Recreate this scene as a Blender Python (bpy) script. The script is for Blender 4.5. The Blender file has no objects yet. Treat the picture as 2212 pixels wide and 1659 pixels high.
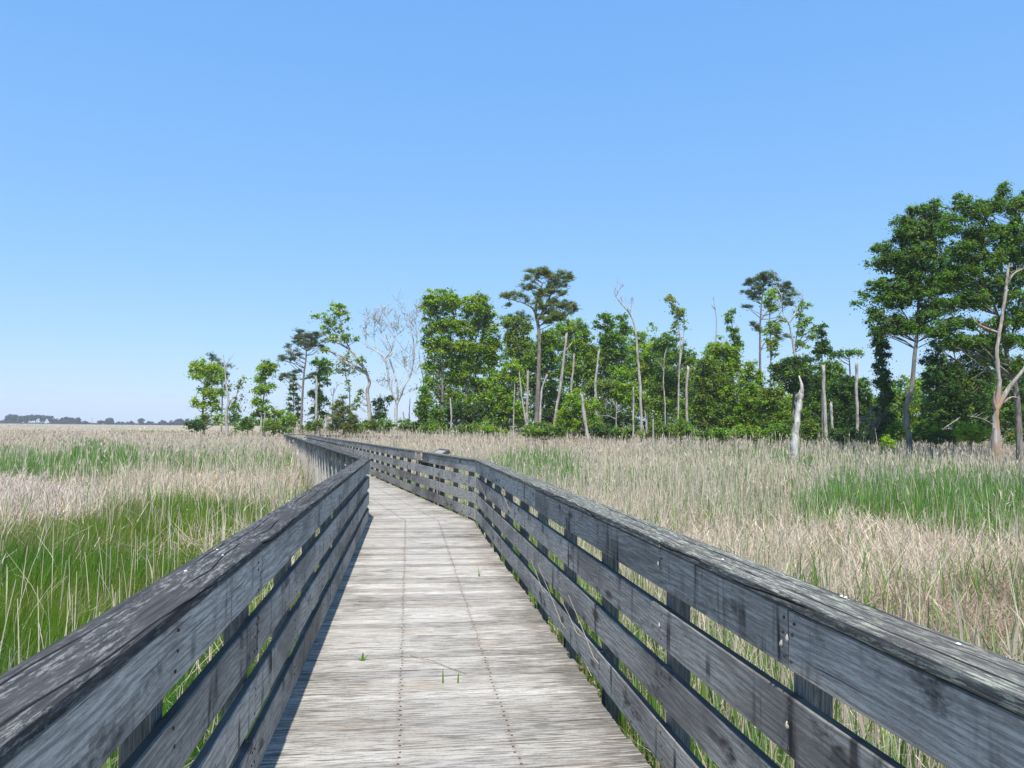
import bpy, math, random
import numpy as np
from mathutils import Vector, Matrix

random.seed(11)
RNG = np.random.default_rng(7)
scene = bpy.context.scene
COL = scene.collection

# ------------------------------------------------------------------ camera
FPX = 1641.6                 # focal length in units of a 2212 px wide picture
EYE = Vector((0, 0, 1.6))
PITCH = math.atan((922 - 829.5) / FPX)
ROLL = math.radians(0.57)
ROT = Matrix.Rotation(math.radians(90) + PITCH, 3, 'X') @ Matrix.Rotation(ROLL, 3, 'Z')
camd = bpy.data.cameras.new('camera')
camd.sensor_width = 36
camd.lens = 36 * FPX / 2212
camd.clip_start = 0.05
camd.clip_end = 9000
cam = bpy.data.objects.new('camera', camd)
COL.objects.link(cam)
cam.matrix_world = Matrix.Translation(EYE) @ ROT.to_4x4()
scene.camera = cam


def P(x, y, d):
    """the place at distance d (metres ahead) that a sight line of the survey picture passes"""
    r = ROT @ Vector(((x - 1106) / FPX, -(y - 829.5) / FPX, -1))
    return EYE + r * (d / r.y)


ROTN = np.array(ROT)


def proj(p):
    q = (p - np.array(EYE)) @ ROTN
    w = np.maximum(-q[:, 2], 1e-3)
    return 1106 + FPX * q[:, 0] / w, 829.5 - FPX * q[:, 1] / w


# ------------------------------------------------------------------ light
SUN_AZ = math.radians(177)      # from +Y towards +X: high behind the camera
SUN_EL = math.radians(62)
sd = bpy.data.lights.new('sun', 'SUN')
sd.energy = 4.4
sd.angle = math.radians(0.53)
sd.color = (1.0, 0.955, 0.88)
sun = bpy.data.objects.new('sun', sd)
COL.objects.link(sun)
sdir = Vector((math.sin(SUN_AZ) * math.cos(SUN_EL), math.cos(SUN_AZ) * math.cos(SUN_EL), math.sin(SUN_EL)))
sun.rotation_euler = sdir.to_track_quat('Z', 'Y').to_euler()
sun.location = (0, 0, 60)
w = bpy.data.worlds.new('World')
scene.world = w
w.use_nodes = True
wn = w.node_tree.nodes
wl = w.node_tree.links
bg = wn['Background']
sky = wn.new('ShaderNodeTexSky')
sky.sky_type = 'NISHITA'
sky.sun_disc = False
sky.sun_elevation = SUN_EL
sky.sun_rotation = SUN_AZ
sky.air_density = 1.0
sky.dust_density = 0.3
sky.ozone_density = 1.6
sep = wn.new('ShaderNodeSeparateColor')
cmb = wn.new('ShaderNodeCombineColor')
wl.new(sky.outputs[0], sep.inputs[0])
for i, (k, e) in enumerate(((.93, .66), (1.80, .43), (3.80, .20))):     # clear maritime air: a softer rise of brightness towards the horizon
    pw = wn.new('ShaderNodeMath'); pw.operation = 'POWER'; pw.inputs[1].default_value = e
    ml = wn.new('ShaderNodeMath'); ml.operation = 'MULTIPLY'; ml.inputs[1].default_value = k
    wl.new(sep.outputs[i], pw.inputs[0]); wl.new(pw.outputs[0], ml.inputs[0]); wl.new(ml.outputs[0], cmb.inputs[i])
wl.new(cmb.outputs[0], bg.inputs['Color'])
bg.inputs['Strength'].default_value = 0.13
scene.view_settings.view_transform = 'Standard'
scene.view_settings.look = 'None'
scene.view_settings.exposure = 0.6
scene.view_settings.gamma = 1.0
scene.render.engine = 'CYCLES'
scene.cycles.max_bounces = 6
scene.cycles.use_denoising = True
scene.cycles.transparent_max_bounces = 8


# ------------------------------------------------------------------ object helpers
def tag(o, label=None, cat=None, group=None, kind=None):
    if label: o['label'] = label
    if cat: o['category'] = cat
    if group: o['group'] = group
    if kind: o['kind'] = kind
    return o


def empty(name, loc=(0, 0, 0)):
    o = bpy.data.objects.new(name, None)
    COL.objects.link(o)
    o.location = loc
    o.empty_display_size = 0.2
    return o


def link(name, me, mat, parent=None):
    o = bpy.data.objects.new(name, me)
    COL.objects.link(o)
    if mat is not None: me.materials.append(mat)
    if parent is not None:
        o.parent = parent
        o.matrix_parent_inverse = Matrix.Translation(-parent.location)
    return o


def mesh_np(name, V, F, col=None, smooth=False):
    V = np.asarray(V, np.float32)
    F = np.asarray(F, np.int32)
    n, k = F.shape
    me = bpy.data.meshes.new(name)
    me.vertices.add(len(V))
    me.vertices.foreach_set('co', V.ravel())
    me.loops.add(n * k)
    me.loops.foreach_set('vertex_index', F.ravel())
    me.polygons.add(n)
    me.polygons.foreach_set('loop_start', np.arange(0, n * k, k, dtype=np.int32))
    me.polygons.foreach_set('loop_total', np.full(n, k, np.int32))
    if smooth: me.polygons.foreach_set('use_smooth', np.ones(n, bool))
    me.update(calc_edges=True)
    if col is not None:
        a = me.attributes.new('col', 'FLOAT_COLOR', 'POINT')
        c = np.ones((len(V), 4), np.float32)
        c[:, :3] = col
        a.data.foreach_set('color', c.ravel())
    return me


class MB:
    """collects faces with grain coordinates, a tint and a lateral coordinate"""

    def __init__(s):
        s.v = []; s.f = []; s.uv = []; s.tint = []; s.lat = []

    def add(s, pts, faces, uvs, tint=1.0, lat=None):
        b = len(s.v)
        s.v += [tuple(p) for p in pts]
        s.tint += [tint] * len(pts)
        s.lat += list(lat) if lat is not None else [0.0] * len(pts)
        for f, u in zip(faces, uvs):
            s.f.append([b + i for i in f])
            s.uv += list(u)

    def build(s, name, mat, parent=None, smooth=False):
        me = bpy.data.meshes.new(name)
        me.from_pydata(s.v, [], s.f)
        uvl = me.uv_layers.new(name='grain')
        uvl.data.foreach_set('uv', np.array(s.uv, np.float32).ravel())
        a = me.attributes.new('tint', 'FLOAT', 'POINT')
        a.data.foreach_set('value', np.array(s.tint, np.float32))
        a = me.attributes.new('lat', 'FLOAT', 'POINT')
        a.data.foreach_set('value', np.array(s.lat, np.float32))
        if smooth:
            me.polygons.foreach_set('use_smooth', np.ones(len(me.polygons), bool))
        me.update()
        return link(name, me, mat, parent)


def plank(mb, p0, p1, wv, tv, nseg=6, jit=0.0, ch=0.004, tint=1.0, twist=0.0):
    """a sawn board from p0 to p1, its section spanned by wv (width) and tv (thickness), corners eased"""
    p0, p1, wv, tv = Vector(p0), Vector(p1), Vector(wv), Vector(tv)
    W, T = wv.length, tv.length
    wn_, tn_ = wv / W, tv / T
    L = (p1 - p0).length
    hw, ht = W / 2, T / 2
    sec = [(-hw + ch, -ht), (hw - ch, -ht), (hw, -ht + ch), (hw, ht - ch), (hw - ch, ht), (-hw + ch, ht), (-hw, ht - ch), (-hw, -ht + ch)]
    per = [0]
    for i in range(8):
        a, b = sec[i], sec[(i + 1) % 8]
        per.append(per[-1] + math.hypot(a[0] - b[0], a[1] - b[1]))
    u0, v0 = random.uniform(0, 60), random.uniform(0, 60)
    pts = []
    jw = [random.uniform(-jit, jit) for _ in range(nseg + 1)]
    jt = [random.uniform(-jit, jit) for _ in range(nseg + 1)]
    for i in range(nseg + 1):
        c = p0.lerp(p1, i / nseg) + wn_ * jw[i] + tn_ * jt[i]
        tw = twist * (i / nseg - .5)
        for a, b in sec:
            pts.append(c + wn_ * (a + tw * b * 0) + tn_ * (b + tw * a))
    fs, us = [], []
    for i in range(nseg):
        ua, ub = u0 + L * i / nseg, u0 + L * (i + 1) / nseg
        for k in range(8):
            k2 = (k + 1) % 8
            fs.append([i * 8 + k, i * 8 + k2, (i + 1) * 8 + k2, (i + 1) * 8 + k])
            us.append([(ua, v0 + per[k]), (ua, v0 + per[k + 1]), (ub, v0 + per[k + 1]), (ub, v0 + per[k])])
    for base, rev in ((0, True), (nseg * 8, False)):
        f = [base + k for k in range(8)]
        u = [(u0 + 7 + a * .3, v0 + 9 + b) for a, b in sec]
        if rev: f = f[::-1]; u = u[::-1]
        fs.append(f); us.append(u)
    mb.add(pts, fs, us, tint)


def tube(V, F, pts, rads, sides=6, rng=None, rough=0.0, jag=0.0):
    """adds a tapering round limb to the lists V, F"""
    pts = [Vector(p) for p in pts]
    b0 = len(V)
    n = len(pts)
    for i, p in enumerate(pts):
        t = (pts[min(i + 1, n - 1)] - pts[max(i - 1, 0)])
        t = t.normalized() if t.length > 1e-6 else Vector((0, 0, 1))
        a = t.cross(Vector((0.31, 0.95, 0.02)))
        if a.length < 1e-3: a = t.cross(Vector((1, 0, 0)))
        a.normalize()
        b = t.cross(a)
        for k in range(sides):
            an = 2 * math.pi * k / sides
            r = rads[i] * (1 + (random.uniform(-rough, rough) if rough else 0))
            q = p + (a * math.cos(an) + b * math.sin(an)) * r
            if jag and i == n - 1: q = q + t * random.uniform(-jag, jag)
            V.append(tuple(q))
    for i in range(n - 1):
        for k in range(sides):
            k2 = (k + 1) % sides
            F.append((b0 + i * sides + k, b0 + i * sides + k2, b0 + (i + 1) * sides + k2, b0 + (i + 1) * sides + k))
    # close the tip with quads folded to the centre
    c = len(V)
    V.append(tuple(pts[-1] - (Vector((0, 0, jag)) if jag else Vector((0, 0, 0)))))
    e = b0 + (n - 1) * sides
    for k in range(0, sides - 1, 2):
        F.append((e + k, e + (k + 1) % sides, e + (k + 2) % sides, c))


def smooth_line(pts, n):
    """Catmull-Rom through pts"""
    pts = [Vector(p) for p in pts]
    if len(pts) < 3:
        return [pts[0].lerp(pts[-1], i / n) for i in range(n + 1)]
    q = [pts[0] * 2 - pts[1]] + pts + [pts[-1] * 2 - pts[-2]]
    out = []
    m = len(pts) - 1
    for i in range(n + 1):
        t = i / n * m
        k = min(int(t), m - 1)
        t -= k
        a, b, c, d = q[k:k + 4]
        out.append(0.5 * ((2 * b) + (c - a) * t + (2 * a - 5 * b + 4 * c - d) * t * t + (3 * b - a - 3 * c + d) * t ** 3))
    return out


# ------------------------------------------------------------------ material helpers
class NT:
    def __init__(s, name):
        s.m = bpy.data.materials.new(name)
        s.m.use_nodes = True
        s.t = s.m.node_tree
        s.bsdf = s.t.nodes['Principled BSDF']
        s.out = s.t.nodes['Material Output']

    def n(s, typ, **kw):
        nd = s.t.nodes.new(typ)
        for k, v in kw.items():
            setattr(nd, k, v)
        return nd

    def set(s, sock, v):
        if isinstance(v, bpy.types.NodeSocket): s.t.links.new(v, sock)
        elif isinstance(v, (tuple, list)) and len(v) == 3 and sock.type == 'RGBA': sock.default_value = (*v, 1)
        else: sock.default_value = v

    def math(s, op, a, b=0.0, clamp=False):
        nd = s.n('ShaderNodeMath', operation=op, use_clamp=clamp)
        s.set(nd.inputs[0], a); s.set(nd.inputs[1], b)
        return nd.outputs[0]

    def comb(s, x, y, z=0.0):
        nd = s.n('ShaderNodeCombineXYZ')
        for i, v in enumerate((x, y, z)): s.set(nd.inputs[i], v)
        return nd.outputs[0]

    def sep(s, v):
        nd = s.n('ShaderNodeSeparateXYZ')
        s.set(nd.inputs[0], v)
        return nd.outputs

    def noise(s, vec, scale=1.0, detail=3.0, rough=0.55):
        nd = s.n('ShaderNodeTexNoise')
        s.set(nd.inputs['Vector'], vec)
        nd.inputs['Scale'].default_value = scale
        nd.inputs['Detail'].default_value = detail
        nd.inputs['Roughness'].default_value = rough
        return nd.outputs['Fac']

    def ramp(s, v, a, b, lo=0.0, hi=1.0):
        nd = s.n('ShaderNodeMapRange', interpolation_type='SMOOTHSTEP')
        s.set(nd.inputs['Value'], v)
        for k, x in zip(('From Min', 'From Max', 'To Min', 'To Max'), (a, b, lo, hi)): nd.inputs[k].default_value = x
        return nd.outputs[0]

    def mix(s, fac, a, b, mode='MIX'):
        nd = s.n('ShaderNodeMix', data_type='RGBA', blend_type=mode)
        s.set(nd.inputs[0], fac); s.set(nd.inputs[6], a); s.set(nd.inputs[7], b)
        return nd.outputs[2]

    def attr(s, name, out='Fac'):
        nd = s.n('ShaderNodeAttribute', attribute_name=name)
        return nd.outputs[out]

    def uv(s):
        nd = s.n('ShaderNodeUVMap', uv_map='grain')
        return s.sep(nd.outputs[0])

    def pos(s):
        return s.n('ShaderNodeTexCoord').outputs['Object']

    def bump(s, h, strength, dist=0.01):
        nd = s.n('ShaderNodeBump')
        nd.inputs['Strength'].default_value = strength
        nd.inputs['Distance'].default_value = dist
        s.set(nd.inputs['Height'], h)
        s.t.links.new(nd.outputs[0], s.bsdf.inputs['Normal'])

    def done(s, col, rough=0.8, spec=0.25):
        s.set(s.bsdf.inputs['Base Color'], col)
        s.set(s.bsdf.inputs['Roughness'], rough)
        s.bsdf.inputs['Specular IOR Level'].default_value = spec
        return s.m


def rail_wood(name, lo, hi, dark, stain=0.8, brown=(0.135, 0.115, 0.10)):
    t = NT(name)
    u, v, _ = t.uv()
    tint = t.attr('tint')
    U = lambda a, b, c=0.0: t.comb(t.math('MULTIPLY', u, a), t.math('MULTIPLY', v, b), c)
    g1 = t.noise(U(5.0, 85), detail=6, rough=.75)
    g2 = t.noise(U(30, 210), detail=4, rough=.7)
    warp = t.noise(U(.8, 4.5, 3.1), detail=2)
    ring = t.math('SINE', t.math('ADD', t.math('MULTIPLY', v, 210), t.math('MULTIPLY', warp, 44)))
    ring = t.ramp(ring, -.2, 1.0)
    col = t.mix(t.ramp(g1, .42, .58), lo, hi)
    col = t.mix(t.math('MULTIPLY', ring, .34), col, tuple(c * .5 for c in lo))
    col = t.mix(t.ramp(g2, .54, .68, 0, .62), col, tuple(c * .35 for c in lo))
    ck = t.math('MULTIPLY', t.ramp(t.noise(U(1.1, 75, 21.0), detail=2), .66, .70), t.ramp(t.noise(U(.9, 3, 22.0), detail=2), .45, .55))
    col = t.mix(t.math('MULTIPLY', ck, .85), col, (.02, .019, .018))
    big = t.noise(U(.7, 2.0, 9.0), detail=3)
    col = t.mix(t.ramp(big, .46, .66, 0, .62), col, brown)
    st = t.noise(U(8.5, .8, 5.0), detail=3, rough=.6)
    reach = t.noise(U(1.1, 3.0, 2.0), detail=2)
    stm = t.math('MULTIPLY', t.ramp(st, .54, .68), t.ramp(reach, .40, .62))
    col = t.mix(t.math('MULTIPLY', stm, stain), col, dark)
    vor = t.n('ShaderNodeTexVoronoi')
    t.set(vor.inputs['Vector'], U(1.25, 4.2, .0)); vor.inputs['Scale'].default_value = 1
    kn = t.ramp(vor.outputs['Distance'], .06, .17, .85, 0)
    col = t.mix(kn, col, (.07, .05, .045))
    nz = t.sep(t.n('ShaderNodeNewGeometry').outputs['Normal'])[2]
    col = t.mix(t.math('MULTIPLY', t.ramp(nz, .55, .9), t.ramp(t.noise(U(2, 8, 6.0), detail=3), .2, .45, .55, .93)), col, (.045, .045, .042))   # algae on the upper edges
    col = t.mix(1.0, col, t.comb(tint, tint, tint), 'MULTIPLY')
    al = t.noise(U(2.6, 5.0, 17.0), detail=5, rough=.65)
    col = t.mix(t.math('MULTIPLY', t.ramp(al, .56, .68), t.ramp(g1, .25, .6)), col, (.045, .043, .040))
    h = t.math('SUBTRACT', g1, t.math('MULTIPLY', ring, .3))
    t.bump(h, .5, .004)
    return t.done(col, .85, .2)


def cap_wood(name, lo, hi, fleck, amount):
    t = NT(name)
    u, v, _ = t.uv()
    tint = t.attr('tint')
    U = lambda a, b, c=0.0: t.comb(t.math('MULTIPLY', u, a), t.math('MULTIPLY', v, b), c)
    g1 = t.noise(U(2.5, 70), detail=5, rough=.65)
    col = t.mix(t.ramp(g1, .35, .68), lo, hi)
    fl = t.noise(U(9, 70, 4.0), detail=7, rough=.80)
    pat = t.noise(U(1.8, 9, 2.0), detail=4, rough=.6)
    flm = t.math('MULTIPLY', t.ramp(fl, .50, .57), t.ramp(pat, .62 - amount, .85 - amount))
    col = t.mix(flm, col, fleck)
    big = t.noise(U(1.0, 3, 12.0), detail=3)
    col = t.mix(t.ramp(big, .52, .75, 0, .5), col, (.085, .065, .06))
    warp = t.noise(U(.7, 2.5, 8.0), detail=2)
    cr = t.math('SINE', t.math('ADD', t.math('MULTIPLY', v, 95), t.math('MULTIPLY', warp, 16)))
    crm = t.math('MULTIPLY', t.ramp(cr, .90, .99), t.ramp(t.noise(U(.9, 9, 1.0), detail=2), .42, .52))
    col = t.mix(crm, col, (.012, .011, .011))
    col = t.mix(1.0, col, t.comb(tint, tint, tint), 'MULTIPLY')
    t.bump(t.math('SUBTRACT', g1, crm), .6, .006)
    return t.done(col, .9, .15)


def deck_wood():
    t = NT('weathered_deck_wood')
    u, v, _ = t.uv()
    tint = t.attr('tint')
    lat = t.attr('lat')
    U = lambda a, b, c=0.0: t.comb(t.math('MULTIPLY', u, a), t.math('MULTIPLY', v, b), c)
    g1 = t.noise(U(4.5, 60), detail=6, rough=.72)
    g2 = t.noise(U(5, 110, 3.0), detail=5, rough=.7)
    pale = t.mix(t.ramp(t.noise(U(1.1, 5, 6.0), detail=2), .35, .65), (.44, .405, .352), (.51, .48, .435))
    col = t.mix(t.ramp(g1, .40, .53), (.225, .205, .178), pale)
    col = t.mix(t.ramp(g2, .56, .70, 0, .85), col, (.13, .115, .10))
    ck = t.ramp(t.noise(U(1.6, 75, 21.0), detail=3, rough=.6), .655, .70)
    col = t.mix(t.math('MULTIPLY', ck, .8), col, (.06, .052, .045))
    sp = t.noise(U(45, 130, 23.0), detail=4, rough=.75)
    col = t.mix(t.ramp(sp, .55, .63, 0, .6), col, (.16, .145, .125))
    # dark algae that grows along the boards near both edges, streaked by the grain
    px, py, pz = t.sep(t.pos())
    w_ = t.noise(t.comb(px, py, 0), scale=1.15, detail=4, rough=.6)
    edge = t.math('ADD', t.math('MULTIPLY', t.math('MULTIPLY', lat, lat), .22), t.math('MULTIPLY', lat, .06))
    al = t.math('ADD', w_, edge)
    st = t.noise(U(3.5, 95, 8.0), detail=4, rough=.7)
    alm = t.ramp(t.math('ADD', al, t.math('MULTIPLY', t.math('SUBTRACT', st, .5), 2.0)), .62, .78)
    col = t.mix(t.math('MULTIPLY', alm, .85), col, (.105, .095, .078))
    # brown weather patches
    br = t.noise(t.comb(t.math('MULTIPLY', px, 1.2), t.math('MULTIPLY', py, 3.0), 4.0), scale=1, detail=3)
    col = t.mix(t.ramp(br, .54, .74, 0, .42), col, (.36, .27, .18))
    # rust bled from the nails in two rows
    for c in (-.312, .31):
        d = t.math('ABSOLUTE', t.math('SUBTRACT', lat, c))
        rm = t.math('MULTIPLY', t.ramp(d, .0, .05, 1, 0), t.ramp(t.noise(U(25, 9, 1.0), detail=2), .38, .62))
        col = t.mix(t.math('MULTIPLY', rm, .30), col, (.15, .11, .08))
    col = t.mix(1.0, col, t.comb(tint, tint, tint), 'MULTIPLY')
    t.bump(t.math('ADD', g1, t.math('MULTIPLY', g2, -.6)), .55, .005)
    return t.done(col, .85, .2)


def leaf_mat(name, trans=.35, rough=.55, sheen=.3):
    t = NT(name)
    c = t.attr('col', 'Color')
    t.set(t.bsdf.inputs['Base Color'], c)
    t.bsdf.inputs['Roughness'].default_value = rough
    t.bsdf.inputs['Specular IOR Level'].default_value = sheen
    tr = t.n('ShaderNodeBsdfTranslucent')
    t.t.links.new(t.mix(1.0, c, (1.25, 1.2, .75), 'MULTIPLY'), tr.inputs['Color'])
    mx = t.n('ShaderNodeMixShader')
    mx.inputs[0].default_value = trans
    t.t.links.new(t.bsdf.outputs[0], mx.inputs[1])
    t.t.links.new(tr.outputs[0], mx.inputs[2])
    t.t.links.new(mx.outputs[0], t.out.inputs['Surface'])
    return t.m


def bark_mat(name, lo, hi, dark, patch=.5, tan=None):
    t = NT(name)
    x, y, z = t.sep(t.pos())
    g = t.noise(t.comb(t.math('MULTIPLY', x, 9), t.math('MULTIPLY', y, 9), t.math('MULTIPLY', z, 1.2)), detail=5, rough=.7)
    col = t.mix(t.ramp(g, .35, .65), lo, hi)
    p = t.noise(t.comb(x, y, t.math('MULTIPLY', z, .9)), scale=2.6, detail=5)
    col = t.mix(t.ramp(p, .5, .68, 0, patch), col, dark)
    if tan:
        q = t.noise(t.comb(x, y, t.math('MULTIPLY', z, .5)), scale=.9, detail=3)
        col = t.mix(t.ramp(q, .52, .66, 0, .8), col, tan)
    t.bump(g, .7, .03)
    return t.done(col, .9, .15)


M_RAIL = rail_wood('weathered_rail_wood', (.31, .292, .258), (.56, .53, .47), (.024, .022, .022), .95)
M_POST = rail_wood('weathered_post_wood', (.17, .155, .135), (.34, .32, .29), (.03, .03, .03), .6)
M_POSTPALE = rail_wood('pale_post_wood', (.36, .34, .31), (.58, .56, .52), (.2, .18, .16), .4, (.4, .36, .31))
M_CAPL = cap_wood('dark_lichen_cap_wood', (.040, .041, .042), (.085, .085, .083), (.25, .25, .235), .24)
M_CAPR = cap_wood('pale_lichen_cap_wood', (.055, .055, .050), (.17, .17, .155), (.33, .335, .265), .36)
M_DECK = deck_wood()
M_LEAF = leaf_mat('leaf', .5, .45)
M_NEEDLE = leaf_mat('pine_needle', .18)
M_GRASS = leaf_mat('grass_blade', .42, .6, .2)
M_DRY = leaf_mat('dry_reed', .25, .7, .15)
M_BARK = bark_mat('grey_bark', (.13, .115, .10), (.27, .25, .225), (.07, .06, .05))
M_PINEBARK = bark_mat('pine_bark', (.14, .115, .10), (.27, .235, .21), (.09, .065, .05))
M_SNAG = bark_mat('bleached_wood', (.27, .25, .225), (.52, .49, .45), (.17, .135, .105), .65)
M_SNAGWHITE = bark_mat('white_barkless_wood', (.36, .34, .31), (.60, .58, .54), (.17, .13, .10), .8)
M_SNAGTAN = bark_mat('peeling_bleached_wood', (.25, .22, .19), (.50, .45, .40), (.13, .11, .09), .6, (.36, .22, .13))
def nail_mat():
    t = NT('rusted_nail')
    n = t.noise(t.pos(), scale=60, detail=2)
    return t.done(t.mix(n, (.035, .022, .016), (.13, .06, .03)), .7, .4)
M_NAIL = nail_mat()

# ------------------------------------------------------------------ the boardwalk
SLOPE = -0.0057
TH1, TH2 = math.radians(-7.75), math.radians(-17.9)
D1 = Vector((math.sin(TH1), math.cos(TH1), 0)); N1 = Vector((D1.y, -D1.x, 0))
D2 = Vector((math.sin(TH2), math.cos(TH2), 0)); N2 = Vector((D2.y, -D2.x, 0))
XL1, XR1, XL2, XR2 = -0.655, 1.205, 1.775, 3.58


def zd(p): return SLOPE * p.y


def meet(n1, x1, n2, x2):
    det = n1.x * n2.y - n1.y * n2.x
    return Vector(((x1 * n2.y - x2 * n1.y) / det, (n1.x * x2 - n2.x * x1) / det, 0))


LC = meet(N1, XL1, N2, XL2)
RC = meet(N1, XR1, N2, XR2)
LE = N2 * XL2 + D2 * 76.0
RE = N2 * XR2 + D2 * 72.6
D3 = Vector((.83, -.56, 0)).normalized(); N3 = Vector((D3.y, -D3.x, 0))
LF = LE + D3 * 17.0
RF = RE + D3 * 14.5


def lift(p, z): return Vector((p.x, p.y, zd(p) + z))


def clip(poly, nx, ny, c):
    """keeps the part of a polygon where nx*x+ny*y <= c"""
    out = []
    for i in range(len(poly)):
        a, b = poly[i], poly[(i + 1) % len(poly)]
        da, db = nx * a[0] + ny * a[1] - c, nx * b[0] + ny * b[1] - c
        if da <= 0: out.append(a)
        if da * db < 0:
            t = da / (da - db)
            out.append((a[0] + (b[0] - a[0]) * t, a[1] + (b[1] - a[1]) * t))
    return out


deck = MB()
nails = MB()


def nail(mb, p, r, up, side, h=.0015):
    a = side * r; b = up.cross(side) * r
    ring = [p + a * math.cos(k * math.pi / 3) + b * math.sin(k * math.pi / 3) for k in range(6)]
    top = [q + up * h for q in ring]
    fs = [[6 + k for k in range(6)]] + [[k, (k + 1) % 6, 6 + (k + 1) % 6, 6 + k] for k in range(6)]
    mb.add(ring + top, fs, [[(0, 0)] * len(f) for f in fs])


def deck_run(d, n, xl, xr, s0, s1, cuts):
    s = s0
    mid, half = (xl + xr) / 2, (xr - xl) / 2
    while s < s1:
        bw = .139 + random.uniform(-.003, .003)
        gap = random.choice((.004, .006, .007, .008, .011))
        a = xl - .04 + random.uniform(-.01, .01)
        b = xr - .028 + random.uniform(-.014, .014)
        skew = random.uniform(-.003, .003)
        poly = [(a, s), (b, s + skew), (b, s + skew + bw - gap), (a, s + bw - gap)]
        # ragged split ends
        poly = [(a, s), (b, s + skew), (b + random.uniform(-.008, .008), s + skew + (bw - gap) * .5), (b, s + skew + bw - gap), (a, s + bw - gap), (a + random.uniform(-.008, .008), s + (bw - gap) * .5)]
        for c in cuts: poly = clip(poly, *c)
        if len(poly) >= 3:
            z = random.uniform(-.0025, .0015)
            u0, v0 = random.uniform(0, 80), random.uniform(0, 80)
            W = [n * x + d * y for x, y in poly]
            top = [lift(p, z) for p in W]
            bot = [lift(p, z - .037) for p in W]
            k = len(poly)
            fs = [list(range(k))] + [[i, i + k, (i + 1) % k + k, (i + 1) % k] for i in range(k)]
            uvs = [[(x + u0, y + v0) for x, y in poly]] + [[(poly[i][0] + u0, v0), (poly[i][0] + u0, v0 + .04), (poly[(i + 1) % k][0] + u0, v0 + .04), (poly[(i + 1) % k][0] + u0, v0)] for i in range(k)]
            lt = [(x - mid) / half for x, y in poly]
            deck.add(top + bot, fs, uvs, random.choice((.72, .82, .9, .97, 1, 1.03, 1.1)), lt + lt)
            xs = [p[0] for p in poly]
            if s < (60 if d is D1 else 45):
                for c in (-.312, .31):
                    for q in (.25, .75):
                        x = mid + c * half + random.uniform(-.008, .008)
                        if min(xs) < x < max(xs):
                            p = n * x + d * (s + bw * q + random.uniform(-.006, .006))
                            nail(nails, lift(p, z + .0003), .0065 + .0012 * random.random(), Vector((0, 0, 1)), n)
        s += bw


def halfplane(d, n, a, b, keep):
    """the line a-b as a cut in (x, s) coordinates of a run, keeping the side of point keep"""
    ax, ay, bx, by = a.dot(n), a.dot(d), b.dot(n), b.dot(d)
    nx, ny = by - ay, -(bx - ax)
    c = nx * ax + ny * ay
    if nx * keep.dot(n) + ny * keep.dot(d) > c: nx, ny, c = -nx, -ny, -c
    return (nx, ny, c)


ext = (RC - LC) * .3
mL, mR = LC - ext, RC + ext
deck_run(D1, N1, XL1, XR1, -1.6, 15, [halfplane(D1, N1, mL, mR, Vector((0, 0, 0)))])
e2 = (RE - LE) * .3
deck_run(D2, N2, XL2, XR2, 12.6, 77, [halfplane(D2, N2, mL, mR, LE), halfplane(D2, N2, LE - e2, RE + e2, LC)])
deck_run(D3, N3, RE.dot(N3), LE.dot(N3), RE.dot(D3) - 3, RE.dot(D3) + 15, [halfplane(D3, N3, LE - e2, RE + e2, LF)]) if RE.dot(N3) < LE.dot(N3) else deck_run(D3, N3, LE.dot(N3), RE.dot(N3), RE.dot(D3) - 3, RE.dot(D3) + 15, [halfplane(D3, N3, LE - e2, RE + e2, LF)])
walk = empty('boardwalk', (0, 0, 0))
tag(walk, 'weathered grey plank boardwalk running between the railings and bending left', 'boardwalk', kind='structure')
deck.build('deck', M_DECK, walk)
nails.build('nail_rows', M_NAIL, walk)
ns = MB()
for d, n, xs, s0, s1 in ((D1, N1, (XL1 + .06, -.014, .564, XR1 - .10), -1.6, 13.6), (D2, N2, (XL2 + .06, 2.38, 2.96, XR2 - .10), 14.3, 72)):
    for x in xs:
        m = MB()
        plank(m, lift(n * x + d * s0, -.135), lift(n * x + d * s1, -.135), Vector((0, 0, .19)), n * .04, 8)
        m.build('joist', M_POST, walk)

NAILME = []
BH, PITCHB, BT = .19, .277, .038
TOPS = [1.047, .770, .493, .216]
GROUND = -0.8


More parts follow.
